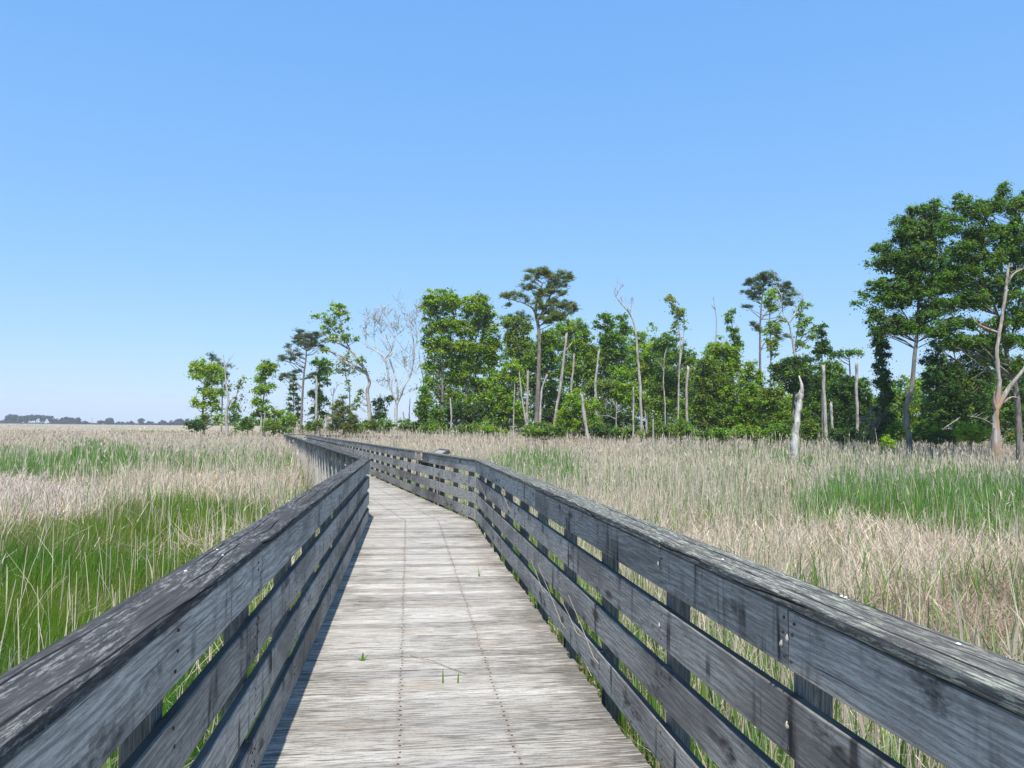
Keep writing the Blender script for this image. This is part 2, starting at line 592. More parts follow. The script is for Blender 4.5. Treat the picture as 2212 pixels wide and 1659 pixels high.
def board_rows(root, p0, p1, out, rows, step=4.88, first=0.0, mat=None, capmat=None, nails_to=0, p_off=1.0):
    """rows of boards between two points; out is the outward normal, rows the row numbers"""
    d = (p1 - p0); L = d.length; d = d / L
    for r in rows:
        zc = TOPS[r] - BH / 2
        s = -((first + (step / 2 if r in (1, 3) else 0)) % step)
        while s < L:
            a, b = max(0, s) + .002, min(L, s + step) - .002
            if b - a > .08:
                m = MB()
                q = out * (BT / 2 + random.uniform(-.002, .002))
                dz = random.uniform(-.004, .004)
                plank(m, lift(p0 + d * a + q, zc + dz), lift(p0 + d * b + q, zc + dz + random.uniform(-.003, .003)), Vector((0, 0, BH)), out * BT,
                      8, .0018, .005, random.choice((.74, .86, .92, .98, 1.02, 1.08)), random.uniform(-.05, .05))
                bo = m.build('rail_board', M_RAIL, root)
                if nails_to and a < nails_to:
                    es = [a + .028, b - .028]
                    e = a + 1.22
                    while e < b - .3:
                        es.append(e); e += 1.22
                    for e in es:
                        if not -1 < e - p_off < nails_to: continue
                        for hz in (-.065, .005, .06):
                            q = lift(p0 + d * (e + random.uniform(-.012, .012)) - out * .0022, zc + hz + random.uniform(-.012, .012))
                            if NAILME:
                                no = bpy.data.objects.new('nail', NAILME[0]); COL.objects.link(no)
                            else:
                                k = MB(); nail(k, Vector((0, 0, 0)), .0055, Vector((0, 0, 1)), Vector((1, 0, 0)), .003)
                                no = k.build('nail', M_NAIL); NAILME.append(no.data)
                            no.parent = bo
                            no.rotation_euler = (-out).to_track_quat('Z', 'Y').to_euler()
                            no.location = q
            s += step


def cap_rows(root, p0, p1, out, mat, step=4.88, first=0.0):
    d = (p1 - p0); L = d.length; d = d / L
    s = -(first % step)
    while s < L:
        a, b = max(0, s) + .0015, min(L, s + step) - .0015
        if b - a > .08:
            m = MB()
            q = out * (.19 / 2 - .012 + random.uniform(-.004, .004))
            plank(m, lift(p0 + d * a + q, 1.0685), lift(p0 + d * b + q, 1.0685 + random.uniform(-.004, .003)), out * .188, Vector((0, 0, .038)), 10, .0015, .005,
                  random.choice((.85, .95, 1.0, 1.1)), random.uniform(-.03, .03))
            m.build('cap_rail', mat, root)
        s += step


def posts(root, p0, p1, out, first, step=1.22, brace=False, top=1.048):
    d = (p1 - p0); L = d.length; d = d / L
    s = first
    while s < L:
        m = MB()
        c = p0 + d * s + out * (BT + .0475)
        lean = out * random.uniform(-.006, .01)
        zb = GROUND + .12 - zd(c)
        plank(m, lift(c, zb), lift(c + lean, top - .002), d * .09, out * .09, 4, .001, .006, random.uniform(.8, 1.1))
        po = m.build('post', M_POSTPALE if brace else M_POST, root)
        if brace:
            b = MB()
            for hz in (.80, .42):
                k = lift(c + out * .045, hz)
                tv, tf = [], []
                tube(tv, tf, [k - out * .01, k + out * .022], [.011, .011], 6)
                b.add(tv, [list(f) for f in tf], [[(0, 0)] * 4] * len(tf))
            b.build('bolt', M_POSTPALE, po)
        s += step


def s_on(d, p): return d.dot(p)


# near left railing
def pt(d, n, s, x): return n * x + d * s


r = empty('boardwalk_railing', lift(pt(D1, N1, 3, XL1 - .1), 0))
tag(r, 'dark capped timber railing along the left edge of the near walkway', 'railing', 'boardwalk railings')
a, b = pt(D1, N1, -1.31, XL1), LC - D1 * .03
board_rows(r, a, b, -N1, range(4), first=2.44, nails_to=5.5)
cap_rows(r, a, b + D1 * .10, -N1, M_CAPL)
posts(r, a, b, -N1, 0.02)

r = empty('boardwalk_railing', lift(pt(D1, N1, 3, XR1 + .1), 0))
tag(r, 'pale lichen capped timber railing along the right edge of the near walkway', 'railing', 'boardwalk railings')
a, b = pt(D1, N1, -2.56, XR1 + .008), RC + N1 * .008
board_rows(r, a, b, N1, range(4), first=0.0, nails_to=6.5, p_off=2.5)
cap_rows(r, a, b + D1 * .02, N1, M_CAPR, first=3.66)
posts(r, a, b, N1, 0.02)

# right railing after the bend, with a cut-out in its top board at the information panel
r = empty('boardwalk_railing', lift(RC + D2 * 20, 0))
tag(r, 'long receding timber railing after the bend with a cut-out beside the information panel', 'railing', 'boardwalk railings')
a, b = RC, RE
sa = 18.25 / D2.y - RC.y / D2.y
sb = 19.1 / D2.y - RC.y / D2.y
board_rows(r, a, b, N2, (1, 2, 3), first=1.0)
board_rows(r, a, a + D2 * sa, N2, (0,), first=0.0)
cap_rows(r, a - D2 * .0, a + D2 * sa, N2, M_CAPR)
board_rows(r, a + D2 * sb, b, N2, (0,), first=0.0)
cap_rows(r, a + D2 * sb, b, N2, M_CAPR)
posts(r, a, a + D2 * (sa + .02), N2, .60, 1.22)
posts(r, a + D2 * (sa + .1), a + D2 * (sb - .1), N2, .75, 1.22, top=.772)
posts(r, a + D2 * sb, b, N2, .05, 1.22)

# left railing after the bend, seen from its outer braced side
r = empty('boardwalk_railing', lift(LC + D2 * 20, 0))
tag(r, 'long receding timber railing seen from outside with sunlit pale posts', 'railing', 'boardwalk railings')
a, b = LC + D2 * .10, LE
board_rows(r, a, b, -N2, range(4), first=2.0)
cap_rows(r, a, b, -N2, M_CAPL)
posts(r, a, b, -N2, .3, 1.22, brace=True)

# the stretch that turns right at the far end
for p0, p1, o, lab in ((LE, LF, -1, 'far timber railing crossing behind the reeds where the walkway turns right'),
                       (RE, RF, 1, 'nearer railing of the far cross walkway half sunk in reeds')):
    r = empty('boardwalk_railing', lift(p0.lerp(p1, .5), 0))
    tag(r, lab, 'railing', 'boardwalk railings')
    out = N3 if (LE - RE).dot(N3) * (1 if o < 0 else -1) > 0 else -N3
    board_rows(r, p0, p1, out, range(4))
    cap_rows(r, p0, p1, out, M_CAPL)
    posts(r, p0, p1, out, .3, 1.22)

# white droppings on the caps are marks of the rail: small flat lumps on the railing
def splat(px, py, h, name='bird_dropping'):
    q = P(px, py, 10.0) - EYE
    t = (h - EYE.z) / (q.z - SLOPE * q.y)
    p = EYE + q * t
    m = MB()
    k = 9
    rr = [random.uniform(.003, .0075) for _ in range(k)]
    pts = [p + Vector((math.cos(i * 2 * math.pi / k) * rr[i], math.sin(i * 2 * math.pi / k) * rr[i] * 1.3, .001)) for i in range(k)]
    pts2 = [p + (x - p) * .6 + Vector((0, 0, .003)) for x in pts]
    fs = [[k + i for i in range(k)]] + [[i, (i + 1) % k, k + (i + 1) % k, k + i] for i in range(k)]
    m.add(pts + pts2, fs, [[(0, 0)] * len(f) for f in fs])
    return m


t = NT('dried_white_dropping')
M_WHITE = t.done(t.mix(t.noise(t.pos(), scale=90, detail=2), (.62, .61, .58), (.85, .85, .83)), .8, .2)
rails = [o for o in bpy.data.objects if o.type == 'EMPTY' and o.name.startswith('boardwalk_railing')]
for i, (px, py) in enumerate(((469, 1188), (481, 1200), (401, 1234), (624, 1082), (806, 1009)[0:2], (700, 1030)[0:2])):
    splat(px, py, 1.0885).build('bird_dropping', M_WHITE, rails[0])
for px, py in ((1561, 1209), (1817, 1288), (1827, 1291), (2070, 1392)):
    splat(px, py, 1.0885).build('bird_dropping', M_WHITE, rails[1])

# ------------------------------------------------------------------ information panel beside the cut-out
def paint(name, a, b, rough=.5, scale=6):
    t = NT(name)
    n = t.noise(t.pos(), scale=scale, detail=3)
    return t.done(t.mix(t.ramp(n, .3, .7), a, b), rough, .3)


M_SIGNFR = paint('brown_painted_frame', (.045, .035, .035), (.075, .06, .055))
M_SIGNFC = paint('faded_panel_face', (.30, .27, .20), (.38, .34, .26), .4, 3)
sg = empty('information_panel', lift(N2 * (XR2 + .3) + D2 * 17.9, 0))
tag(sg, 'slanted brown framed information panel standing outside the railing at its cut-out', 'sign')
s0, s1 = 17.35 / D2.y + .55, 17.35 / D2.y + 1.62
sA = P(970.4, 971.4, 18.44); s_near = D2.dot(sA); x_top = N2.dot(sA)
s_far = s_near + 1.06
x_bot = x_top - .58
z_top, z_bot = sA.z, sA.z - .29


def sp(s, x, z): return N2 * x + D2 * s + Vector((0, 0, z))


nrm = (sp(s_near, x_bot, z_bot) - sp(s_near, x_top, z_top)).cross(D2)
nrm = nrm.normalized() if nrm.z > 0 else -nrm.normalized()
slope_v = (sp(0, x_top, z_top) - sp(0, x_bot, z_bot))
SL = slope_v.length; sv = slope_v.normalized()
m = MB()
mid = sp((s_near + s_far) / 2, (x_top + x_bot) / 2, (z_top + z_bot) / 2)
for sgn in (-1, 1):
    c = mid + D2 * (sgn * (.53 - .025)) - nrm * .045
    plank(m, c - sv * SL / 2, c + sv * SL / 2, D2 * .05, nrm * .09, 2, 0, .004)
for sgn in (-1, 1):
    c = mid + sv * (sgn * (SL / 2 - .025)) - nrm * .045
    plank(m, c - D2 * .479, c + D2 * .479, sv * .05, nrm * .088, 2, 0, .004)
m.build('frame', M_SIGNFR, sg)
m = MB()
plank(m, mid - D2 * .479 - nrm * .02, mid + D2 * .479 - nrm * .02, sv * (SL - .102), nrm * .02, 1, 0, .002)
m.build('panel', M_SIGNFC, sg)
for sgn in (-1, 1):
    m = MB()
    c = mid + D2 * (sgn * .36) - nrm * .10
    plank(m, Vector((c.x, c.y, GROUND - .1)), Vector((c.x, c.y, c.z + .02)), D2 * .09, N2 * .09, 3, 0, .005)
    m.build('leg', M_SIGNFR, sg)
m = MB()
c = mid - sv * (SL / 2 - .03) - nrm * .15
plank(m, c - D2 * .40, c + D2 * .40, N2 * .04, Vector((0, 0, .12)), 2, 0, .004)
m.build('crossbar', M_SIGNFR, sg)

# ------------------------------------------------------------------ ground, water
def ground():
    xs = np.concatenate([-np.geomspace(5000, 60, 24), np.linspace(-55, 55, 111), np.geomspace(60, 5000, 24)])
    ys = np.concatenate([-np.geomspace(4000, 20, 12), np.linspace(-15, 120, 136), np.geomspace(125, 7000, 30)])
    X, Y = np.meshgrid(xs, ys)
    Z = GROUND + .05 * np.sin(X * .7 + 1) * np.sin(Y * .5) + .03 * np.sin(X * 1.9 + Y * 1.3)
    Z = np.where((np.abs(X) > 60) | (Y > 125) | (Y < -15), GROUND, Z)
    V = np.stack([X, Y, Z], -1).reshape(-1, 3)
    ny, nx = X.shape
    i = np.arange(ny - 1)[:, None] * nx + np.arange(nx - 1)[None, :]
    F = np.stack([i, i + 1, i + nx + 1, i + nx], -1).reshape(-1, 4)
    t = NT('marsh_soil')
    p = t.pos()
    n1 = t.noise(p, scale=1.1, detail=5)
    n2 = t.noise(p, scale=9, detail=4, rough=.7)
    n3 = t.noise(p, scale=.035, detail=4)
    col = t.mix(t.ramp(n2, .35, .65), (.10, .075, .05), (.27, .215, .155))
    col = t.mix(t.ramp(n1, .48, .62, 0, .7), col, (.085, .12, .035))
    far = t.mix(t.ramp(n3, .45, .68), (.36, .30, .215), (.21, .205, .10))
    x, y, z = t.sep(p)
    col = t.mix(t.ramp(y, 60, 200), col, far)
    t.bump(n2, .8, .05)
    g = link('marsh_ground', mesh_np('marsh_ground', V, F), t.done(col, .95, .1))
    tag(g, 'flat brown marsh soil with moss and litter under the reeds', kind='structure')
    t = NT('open_water')
    t.bump(t.noise(t.pos(), scale=.8, detail=2), .15, .05)
    m = t.done((.06, .075, .08), .12, .5)
    a = [(-700, 352), (-170, 356), (-176, 400), (-190, 440), (-240, 478), (-330, 500), (-700, 520)]
    me = bpy.data.meshes.new('water')
    me.from_pydata([(x, y, GROUND + .03) for x, y in a], [], [list(range(len(a)))])
    tag(link('water', me, m), 'pale strip of open water in the far marsh', kind='structure')


ground()

# ------------------------------------------------------------------ reeds and grasses
def vnoise(x, y, seed):
    """smooth value noise on the ground plane"""
    xi, yi = np.floor(x).astype(np.int64), np.floor(y).astype(np.int64)
    fx, fy = x - xi, y - yi
    fx, fy = fx * fx * (3 - 2 * fx), fy * fy * (3 - 2 * fy)

    def h(a, b):
        k = (a * 374761393 + b * 668265263 + seed * 974711) & 0x7fffffff
        k = ((k ^ (k >> 13)) * 1274126177) & 0x7fffffff
        return ((k ^ (k >> 16)) & 0xffff) / 65535.0
    return (h(xi, yi) * (1 - fx) + h(xi + 1, yi) * fx) * (1 - fy) + (h(xi, yi + 1) * (1 - fx) + h(xi + 1, yi + 1) * fx) * fy


def ribbons(base, hgt, wid, lean, yaw, col, nseg=3, taper=.35, droop=0.0, tipw=0.1, curve=1.7):
    """thin upright blades as strips: lean is the tip's sideways run (N,2)"""
    N = len(base)
    t = np.linspace(0, 1, nseg + 1)
    up = hgt[:, None] * (t - droop * t ** 3)[None, :]
    side = (t ** curve)[None, :, None] * lean[:, None, :]
    c = np.empty((N, nseg + 1, 3))
    c[..., :2] = base[:, None, :2] + side
    c[..., 2] = base[:, None, 2] + up
    prof = (1 - (1 - tipw) * np.clip((t - taper) / (1 - taper + 1e-6), 0, 1))
    wv = np.stack([np.cos(yaw), np.sin(yaw)], -1)[:, None, :] * (wid[:, None] * prof[None, :] * .5)[..., None]
    V = np.empty((N, nseg + 1, 2, 3))
    V[..., 0, :] = c; V[..., 1, :] = c
    V[..., 0, :2] -= wv; V[..., 1, :2] += wv
    V = V.reshape(-1, 3)
    b = (np.arange(N) * 2 * (nseg + 1))[:, None] + np.arange(nseg)[None, :] * 2
    F = np.stack([b, b + 1, b + 3, b + 2], -1).reshape(-1, 4)
    C = np.repeat(col, 2 * (nseg + 1), axis=0)
    return V, F, C


class Pile:
    def __init__(s): s.V = []; s.F = []; s.C = []; s.n = 0

    def add(s, vfc):
        V, F, C = vfc
        s.V.append(V); s.F.append(F + s.n); s.C.append(C); s.n += len(V)

    def build(s, name, mat, parent=None):
        return link(name, mesh_np(name, np.concatenate(s.V), np.concatenate(s.F), np.concatenate(s.C)), mat, parent)


# zones: survey-picture ellipse, share of (standing stalks, flattened litter, fine grass, green reed), height factor, colour key, density
ZONES = [
    # left of the walkway
    ('L', 300, 950, 900, 30, (.55, .42, .0, .03), 1.0, 0, 1.0),
    ('L', 330, 932, 75, 8, (.25, .15, .2, .4), 1.0, 0, 1.0),
    ('L', 440, 1000, 190, 26, (.50, .10, .08, .32), 1.15, 0, 1.0),
    ('L', 205, 1004, 85, 36, (.12, .06, .10, .72), 1.1, 0, 1.1),
    ('L', 30, 1008, 95, 32, (.18, .14, .28, .40), 1.0, 0, 1.0),
    ('L', 390, 1040, 260, 24, (.25, .70, .05, .0), .9, 0, 1.2),
    ('L', 60, 1066, 140, 34, (.04, .93, .03, .0), .9, 1, 1.2),
    ('L', 150, 1190, 330, 70, (.04, .22, .74, .0), .9, 0, 1.3),
    ('L', 410, 1104, 190, 34, (.05, .06, .89, .0), 1.1, 0, 1.3),
    ('L', 420, 1190, 110, 50, (.05, .30, .65, .0), .9, 0, 1.3),
    ('L', 150, 1420, 480, 250, (.012, .035, .953, .0), 1.0, 0, 1.4),
    # right of the walkway
    ('R', 1200, 955, 500, 26, (.80, .17, .0, .03), 1.0, 2, 1.0),
    ('R', 1170, 1012, 100, 32, (.18, .05, .05, .72), 1.0, 0, 1.0),
    ('R', 1380, 1015, 130, 32, (.68, .20, .02, .10), 1.0, 0, 1.0),
    ('R', 1850, 985, 430, 34, (.26, .04, .06, .64), 1.2, 0, 1.1),
    ('R', 2110, 996, 120, 16, (.70, .25, .0, .05), 1.0, 0, 1.0),
    ('R', 1664, 1062, 90, 24, (.10, .05, .85, .0), .45, 3, 1.1),
    ('R', 2040, 1090, 290, 62, (.13, .05, .06, .76), 1.05, 0, 1.3),
    ('R', 1350, 1095, 170, 46, (.58, .34, .05, .03), .9, 0, 1.0),
    ('R', 1850, 1185, 430, 72, (.10, .88, .01, .01), .8, 5, 1.4),
    ('R', 2120, 1360, 320, 130, (.07, .82, .04, .07), .75, 4, .8),
]


def walk_gap(x, y):
    """signed clearance from the walkway deck (metres, negative = on it), and how far along"""
    a1 = x * N1.x + y * N1.y; s1 = x * D1.x + y * D1.y
    a2 = x * N2.x + y * N2.y; s2 = x * D2.x + y * D2.y
    a3 = x * N3.x + y * N3.y; s3 = x * D3.x + y * D3.y
    o1 = np.maximum(np.maximum(a1 - XR1, XL1 - a1), s1 - 14.3)
    o2 = np.maximum(np.maximum(a2 - XR2, XL2 - a2), np.maximum(13.0 - s2, s2 - 76))
    c3 = sorted((LE.dot(N3), RE.dot(N3)))
    o3 = np.maximum(np.maximum(a3 - c3[1], c3[0] - a3), np.maximum(LE.dot(D3) - s3, s3 - LE.dot(D3) - 17))
    return np.minimum(np.minimum(o1, o2), o3)


def scatter(n0, d0, dmin, dmax, p):
    """points thinning with distance: density n0*(d0/d)^p per square metre inside a wide view"""
    tan = math.tan(math.radians(43))
    edges = np.geomspace(dmin, dmax, 60)
    out = []
    for a, b in zip(edges[:-1], edges[1:]):
        m = (a + b) / 2
        n = int(n0 * (d0 / m) ** p * (b * b - a * a) * tan)
        yy = np.sqrt(RNG.uniform(a * a, b * b, n))
        out.append(np.stack([RNG.uniform(-1, 1, n) * (yy * tan + 1.0), yy], -1))
    return np.concatenate(out)


def jitcol(base, n, s=.16, hue=.06):
    base = np.asarray(base, float)
    v = np.exp(RNG.normal(0, s, (n, 1)))
    h = 1 + RNG.normal(0, hue, (n, 3))
    return np.clip(base * v * h, .004, .9)


def vegetation():
    pts = np.concatenate([scatter(520, 4, 1.0, 90, 1.12), scatter(16, 90, 90, 340, 1.7), scatter(.9, 480, 480, 760, 0.5)])
    clear = walk_gap(pts[:, 0], pts[:, 1])
    right_ = (pts[:, 0] * N1.x + pts[:, 1] * N1.y > .3) & (pts[:, 1] < 14)
    pts = pts[clear > np.where(right_, .34, .14)]
    # water stays open
    x, y = pts[:, 0], pts[:, 1]
    wet = (x < -100) & (y > 330) & (y < 560)
    pts = pts[~wet]
    n = len(pts)
    x, y = pts[:, 0], pts[:, 1]
    clear = walk_gap(x, y)
    u, v = proj(np.column_stack([x, y, np.full(n, -.35)]))
    nz = vnoise(x * .5, y * .5, 3) - .5
    nz2 = vnoise(x * .12, y * .12, 5) - .5
    left = (x * N1.x + y * N1.y < .3) & ((x * N2.x + y * N2.y < 2.6) | (y < 14))
    W = np.where(left[:, None], np.array([.42, .40, .12, .06]), np.array([.62, .22, .04, .12]))
    W = W + np.zeros((n, 4))
    hs = np.ones(n); key = np.zeros(n); dens = np.ones(n)
    for side, cx, cy, rx, ry, sh, hf, ck, dn in ZONES:
        r2 = ((u - cx) / rx) ** 2 + ((v - cy) / ry) ** 2
        m = np.clip(1.55 - r2 + nz * 1.3 + nz2 * .6, 0, 1)
        m = m * (left if side == 'L' else ~left)
        W = W * (1 - m[:, None]) + np.array(sh) * m[:, None]
        hs = hs * (1 - m) + hf * m
        dens = dens * (1 - m) + dn * m
        key = np.where(m > .5, ck, key)
    # lush growth right beside the boards
    a1 = x * N1.x + y * N1.y
    near = np.clip((1.1 - clear) / .6, 0, 1) * (y < 26)
    W = W * (1 - near[:, None]) + np.where(left[:, None], np.array([.04, .16, .80, .0]), np.array([.24, .20, .12, .44])) * near[:, None]
    key = np.where(near > .5, 0, key)
    # patchiness on the scale of a clump
    cl = vnoise(x * 1.7, y * 1.7, 9)
    W[:, 3] *= .4 + 1.3 * cl
    W[:, 2] *= .6 + .8 * vnoise(x * 1.1, y * 1.1, 21)
    W[:, 1] *= .55 + .9 * vnoise(x * .9 + 7, y * .9, 15)
    W = np.maximum(W, 0); W /= W.sum(1, keepdims=True)
    keep = RNG.uniform(0, 1, n) < dens / 1.4
    cum = W.cumsum(1)
    typ = (RNG.uniform(0, 1, (n, 1)) > cum).sum(1)
    dist = np.hypot(x, y)
    far_ = dist > 180
    typ = np.where(far_ & (typ > 1), 1, typ)
    base = np.column_stack([x, y, np.full(n, GROUND - .06)])

    S, T, G, R = Pile(), Pile(), Pile(), Pile()
    # standing dry stalks
    k = np.where(keep & (typ == 0))[0]
    m = len(k)
    belt = np.clip((dist[k] - 32) / 18, 0, 1) * ~left[k] * np.where(key[k] == 2, 1.0, .45)
    h = (RNG.normal(1.05, .20, m) + belt * .62 + np.where(left[k] & (dist[k] > 40), .12, 0)) * hs[k]
    tall = RNG.uniform(0, 1, m) < .09
    h = np.where(tall & (belt > .3), h * RNG.uniform(1.15, 1.42, m), h)
    h = np.where(dist[k] > 130, h * .55, h)
    h = np.clip(h, .35, 2.75)
    # beside the near rails only short ones, they must not stick into the walkway
    lean = RNG.normal(0, .10, (m, 2)) * h[:, None]
    bent = RNG.uniform(0, 1, m) < .10
    lean[bent] *= 3.5
    h = np.where(bent, h * .8, h)
    wd = np.maximum(.0055, .00060 * dist[k]) * RNG.uniform(.7, 1.3, m)
    pal = np.array([(.58, .51, .41), (.52, .45, .36), (.46, .39, .325), (.63, .57, .47)])
    c = pal[RNG.integers(0, 4, m)] * np.exp(RNG.normal(0, .13, (m, 1)))
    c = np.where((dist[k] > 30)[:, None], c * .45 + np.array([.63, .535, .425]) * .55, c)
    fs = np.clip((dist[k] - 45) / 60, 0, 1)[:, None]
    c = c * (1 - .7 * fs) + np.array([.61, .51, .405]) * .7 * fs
    S.add(ribbons(base[k], h, wd, lean, RNG.uniform(0, np.pi, m), c, 3, .55, 0, .45))
    # their withered side leaves
    kk = RNG.permutation(m)[:int(m * .7)]
    q = base[k][kk].copy(); f = RNG.uniform(.35, .95, len(kk))
    q[:, 2] += h[kk] * f
    q[:, :2] += lean[kk] * (f ** 1.7)[:, None]
    S.add(ribbons(q, RNG.uniform(-.10, .16, len(kk)), wd[kk] * 1.3, RNG.normal(0, .09, (len(kk), 2)), RNG.uniform(0, np.pi, len(kk)), c[kk] * .95, 2, .3, 0, .1))
    # plumes on the tall far belt
    pl = np.where((h > 1.15) & (RNG.uniform(0, 1, m) < .45))[0]
    q = base[k][pl].copy(); q[:, :2] += lean[pl] * .85; q[:, 2] += h[pl] * .90
    S.add(ribbons(q, RNG.uniform(.12, .24, len(pl)), wd[pl] * 2.2, RNG.normal(0, .05, (len(pl), 2)), RNG.uniform(0, np.pi, len(pl)), jitcol((.52, .44, .36), len(pl), .10, .03), 2, .4, 0, .1))
    # flattened litter
    for rep in range(4):
        k = np.where(keep & (typ == 1) & ((dist < 120) | (rep == 0)))[0]
        m = len(k)
        q = base[k].copy()
        pile = .12 + .38 * vnoise(x[k] * .8, y[k] * .8, 31) * hs[k]
        q[:, 2] += .05 + RNG.uniform(0, 1, m) * pile
        q[:, :2] += RNG.normal(0, .14, (m, 2))
        ok = walk_gap(q[:, 0], q[:, 1]) > .45
        k, q = k[ok], q[ok]; m = len(k)
        an = RNG.uniform(0, 2 * np.pi, m); L = RNG.uniform(.12, .62, m)
        up = RNG.normal(.10, .19, m)
        wd = np.maximum(.0045, .00062 * dist[k]) * RNG.uniform(.7, 1.4, m)
        c = jitcol((.56, .465, .37), m, .18)
        c = np.where((key[k] == 1)[:, None], jitcol((.50, .425, .385), m, .16), c)
        c = np.where((key[k] == 4)[:, None], jitcol((.37, .29, .22), m, .30), c)
        c = np.where((key[k] == 5)[:, None], jitcol((.52, .44, .355), m, .24), c)
        T.add(ribbons(q, up, wd, np.stack([np.cos(an), np.sin(an)], -1) * L[:, None], an + np.pi / 2 + RNG.normal(0, .5, m), c, 2, .7, 0, .5, 1.0))
    # fine bright grass: each point a tuft
    k = np.where(keep & (typ == 2))[0]
    for rep in range(6):
        m = len(k)
        q = base[k].copy(); q[:, :2] += RNG.normal(0, .06 + .0025 * dist[k], (2, m)).T
        ok = walk_gap(q[:, 0], q[:, 1]) > .12
        h = np.clip(RNG.normal(.54, .15, m), .2, 1) * hs[k] * (.75 + .5 * vnoise(x[k] * .9, y[k] * .9, 40))
        an = RNG.normal(.4, 1.1, m)
        lean = np.stack([np.cos(an), np.sin(an)], -1) * (RNG.uniform(.06, .38, m) * h)[:, None]
        wd = np.maximum(.0045, .00062 * dist[k]) * RNG.uniform(.7, 1.3, m)
        c = jitcol((.112, .222, .020), m, .26, .09)
        yel = RNG.uniform(0, 1, m) < .09
        c = np.where(yel[:, None], jitcol((.30, .28, .09), m, .2), c)
        c = np.where((key[k] == 3)[:, None], jitcol((.20, .22, .035), m, .2), c)
        pv = vnoise(x[k] * .35 + 3, y[k] * .35, 61)[:, None]
        c = c * (1 + (pv - .5) * np.array([.9, .25, .3]))
        near_tan = (vnoise(x[k] * .55, y[k] * .55, 51) > .62) & (RNG.uniform(0, 1, m) < .36)
        c = np.where(near_tan[:, None], jitcol((.36, .30, .17), m, .2), c)
        G.add(ribbons(q[ok], h[ok], wd[ok], lean[ok], RNG.uniform(0, np.pi, m)[ok], c[ok], 3, .3, .12, .08))
    # green reed: broad blue-green blades set along a stem
    k = np.where(keep & (typ == 3))[0]
    for rep in range(3):
        m = len(k)
        q = base[k].copy(); q[:, :2] += RNG.normal(0, .04 + .002 * dist[k], (2, m)).T
        ok = walk_gap(q[:, 0], q[:, 1]) > .14
        nearrail = walk_gap(q[:, 0], q[:, 1]) < .6
        H = np.clip(RNG.normal(1.02, .16, m), .4, 1.5) * hs[k]
        H = np.where(nearrail, np.minimum(H, RNG.uniform(.7, 1.25, m)), H)
        z0 = RNG.uniform(0, .55, m) * H
        q[:, 2] += z0
        h = np.maximum(H - z0, .2) * RNG.uniform(.75, 1.0, m)
        an = RNG.uniform(0, 2 * np.pi, m)
        out_ = RNG.uniform(.05, .22, m) * np.where(nearrail, .35, 1)
        lean = np.stack([np.cos(an), np.sin(an)], -1) * out_[:, None]
        wd = np.maximum(.020, .0010 * dist[k]) * RNG.uniform(.6, 1.2, m)
        c = jitcol((.155, .285, .072), m, .20, .07)
        fresh = RNG.uniform(0, 1, m) < .3
        c = np.where(fresh[:, None], jitcol((.19, .32, .065), m, .16), c)
        R.add(ribbons(q[ok], h[ok], wd[ok], lean[ok], RNG.uniform(0, np.pi, m)[ok], c[ok], 3, .35, .10, .06))

    # lone tall straw-coloured stalks that rise out of the near grass, left
    def lone(n, box, hlo, hhi, leanm, wlo=.006, whi=.0105):
        px = RNG.uniform(box[0], box[2], n); py = RNG.uniform(box[1], box[3], n)
        B = []
        for a, b in zip(px, py):
            q = P(a, b, 10.0) - EYE
            tt = (GROUND - EYE.z) / q.z
            B.append(EYE + q * tt)
        B = np.array(B)
        ok = walk_gap(B[:, 0], B[:, 1]) > .25
        B = B[ok]; n = len(B)
        hh = RNG.uniform(hlo, hhi, n)
        S.add(ribbons(B, hh, RNG.uniform(wlo, whi, n), RNG.normal(0, leanm, (n, 2)), RNG.normal(0, .5, n), jitcol((.62, .56, .42), n, .10, .03), 5, .6, 0, .5))

    lone(62, (-60, 1290, 560, 1640), .85, 1.25, .06)
    lone(45, (-40, 1140, 640, 1290), .8, 1.2, .08)
    lone(26, (1500, 1130, 2240, 1560), .7, 1.3, .35)
    lone(16, (250, 1010, 620, 1100), 1.2, 1.7, .5, .016, .022)
    lone(60, (1450, 1080, 2240, 1500), .5, 1.05, .14, .009, .014)
    for pile, nm, mat, lab, cat in ((S, 'dry_reeds', M_DRY, 'standing straw coloured dry reed stalks across the marsh', 'dry reeds'),
                                    (T, 'reed_litter', M_DRY, 'flattened tan litter of dead reeds between the standing stalks', 'reed litter'),
                                    (G, 'marsh_grass', M_GRASS, 'fine bright green marsh grass, thickest beside the near left railing', 'grass'),
                                    (R, 'green_reeds', M_GRASS, 'fresh blue green reed blades in patches on both sides of the walkway', 'green reeds')):
        tag(pile.build(nm, mat), lab, cat, kind='stuff')


vegetation()

# ------------------------------------------------------------------ small things on the boards
def ground_hit(px, py, h=0.0):
    q = P(px, py, 10.0) - EYE
    return EYE + q * ((h - EYE.z) / (q.z - SLOPE * q.y))


def blade(pts, wid, name, mat, col):
    pts = smooth_line(pts, 6)
    V, F = [], []
    for i, p in enumerate(pts):
        wv = wid * (1 - .85 * i / (len(pts) - 1))
        V += [tuple(p + Vector((-wv / 2, 0, 0))), tuple(p + Vector((0, -.001, .0015))), tuple(p + Vector((wv / 2, 0, 0)))]
    for i in range(len(pts) - 1):
        for k in (0, 1):
            F.append((i * 3 + k, i * 3 + k + 1, (i + 1) * 3 + k + 1, (i + 1) * 3 + k))
    return V, F


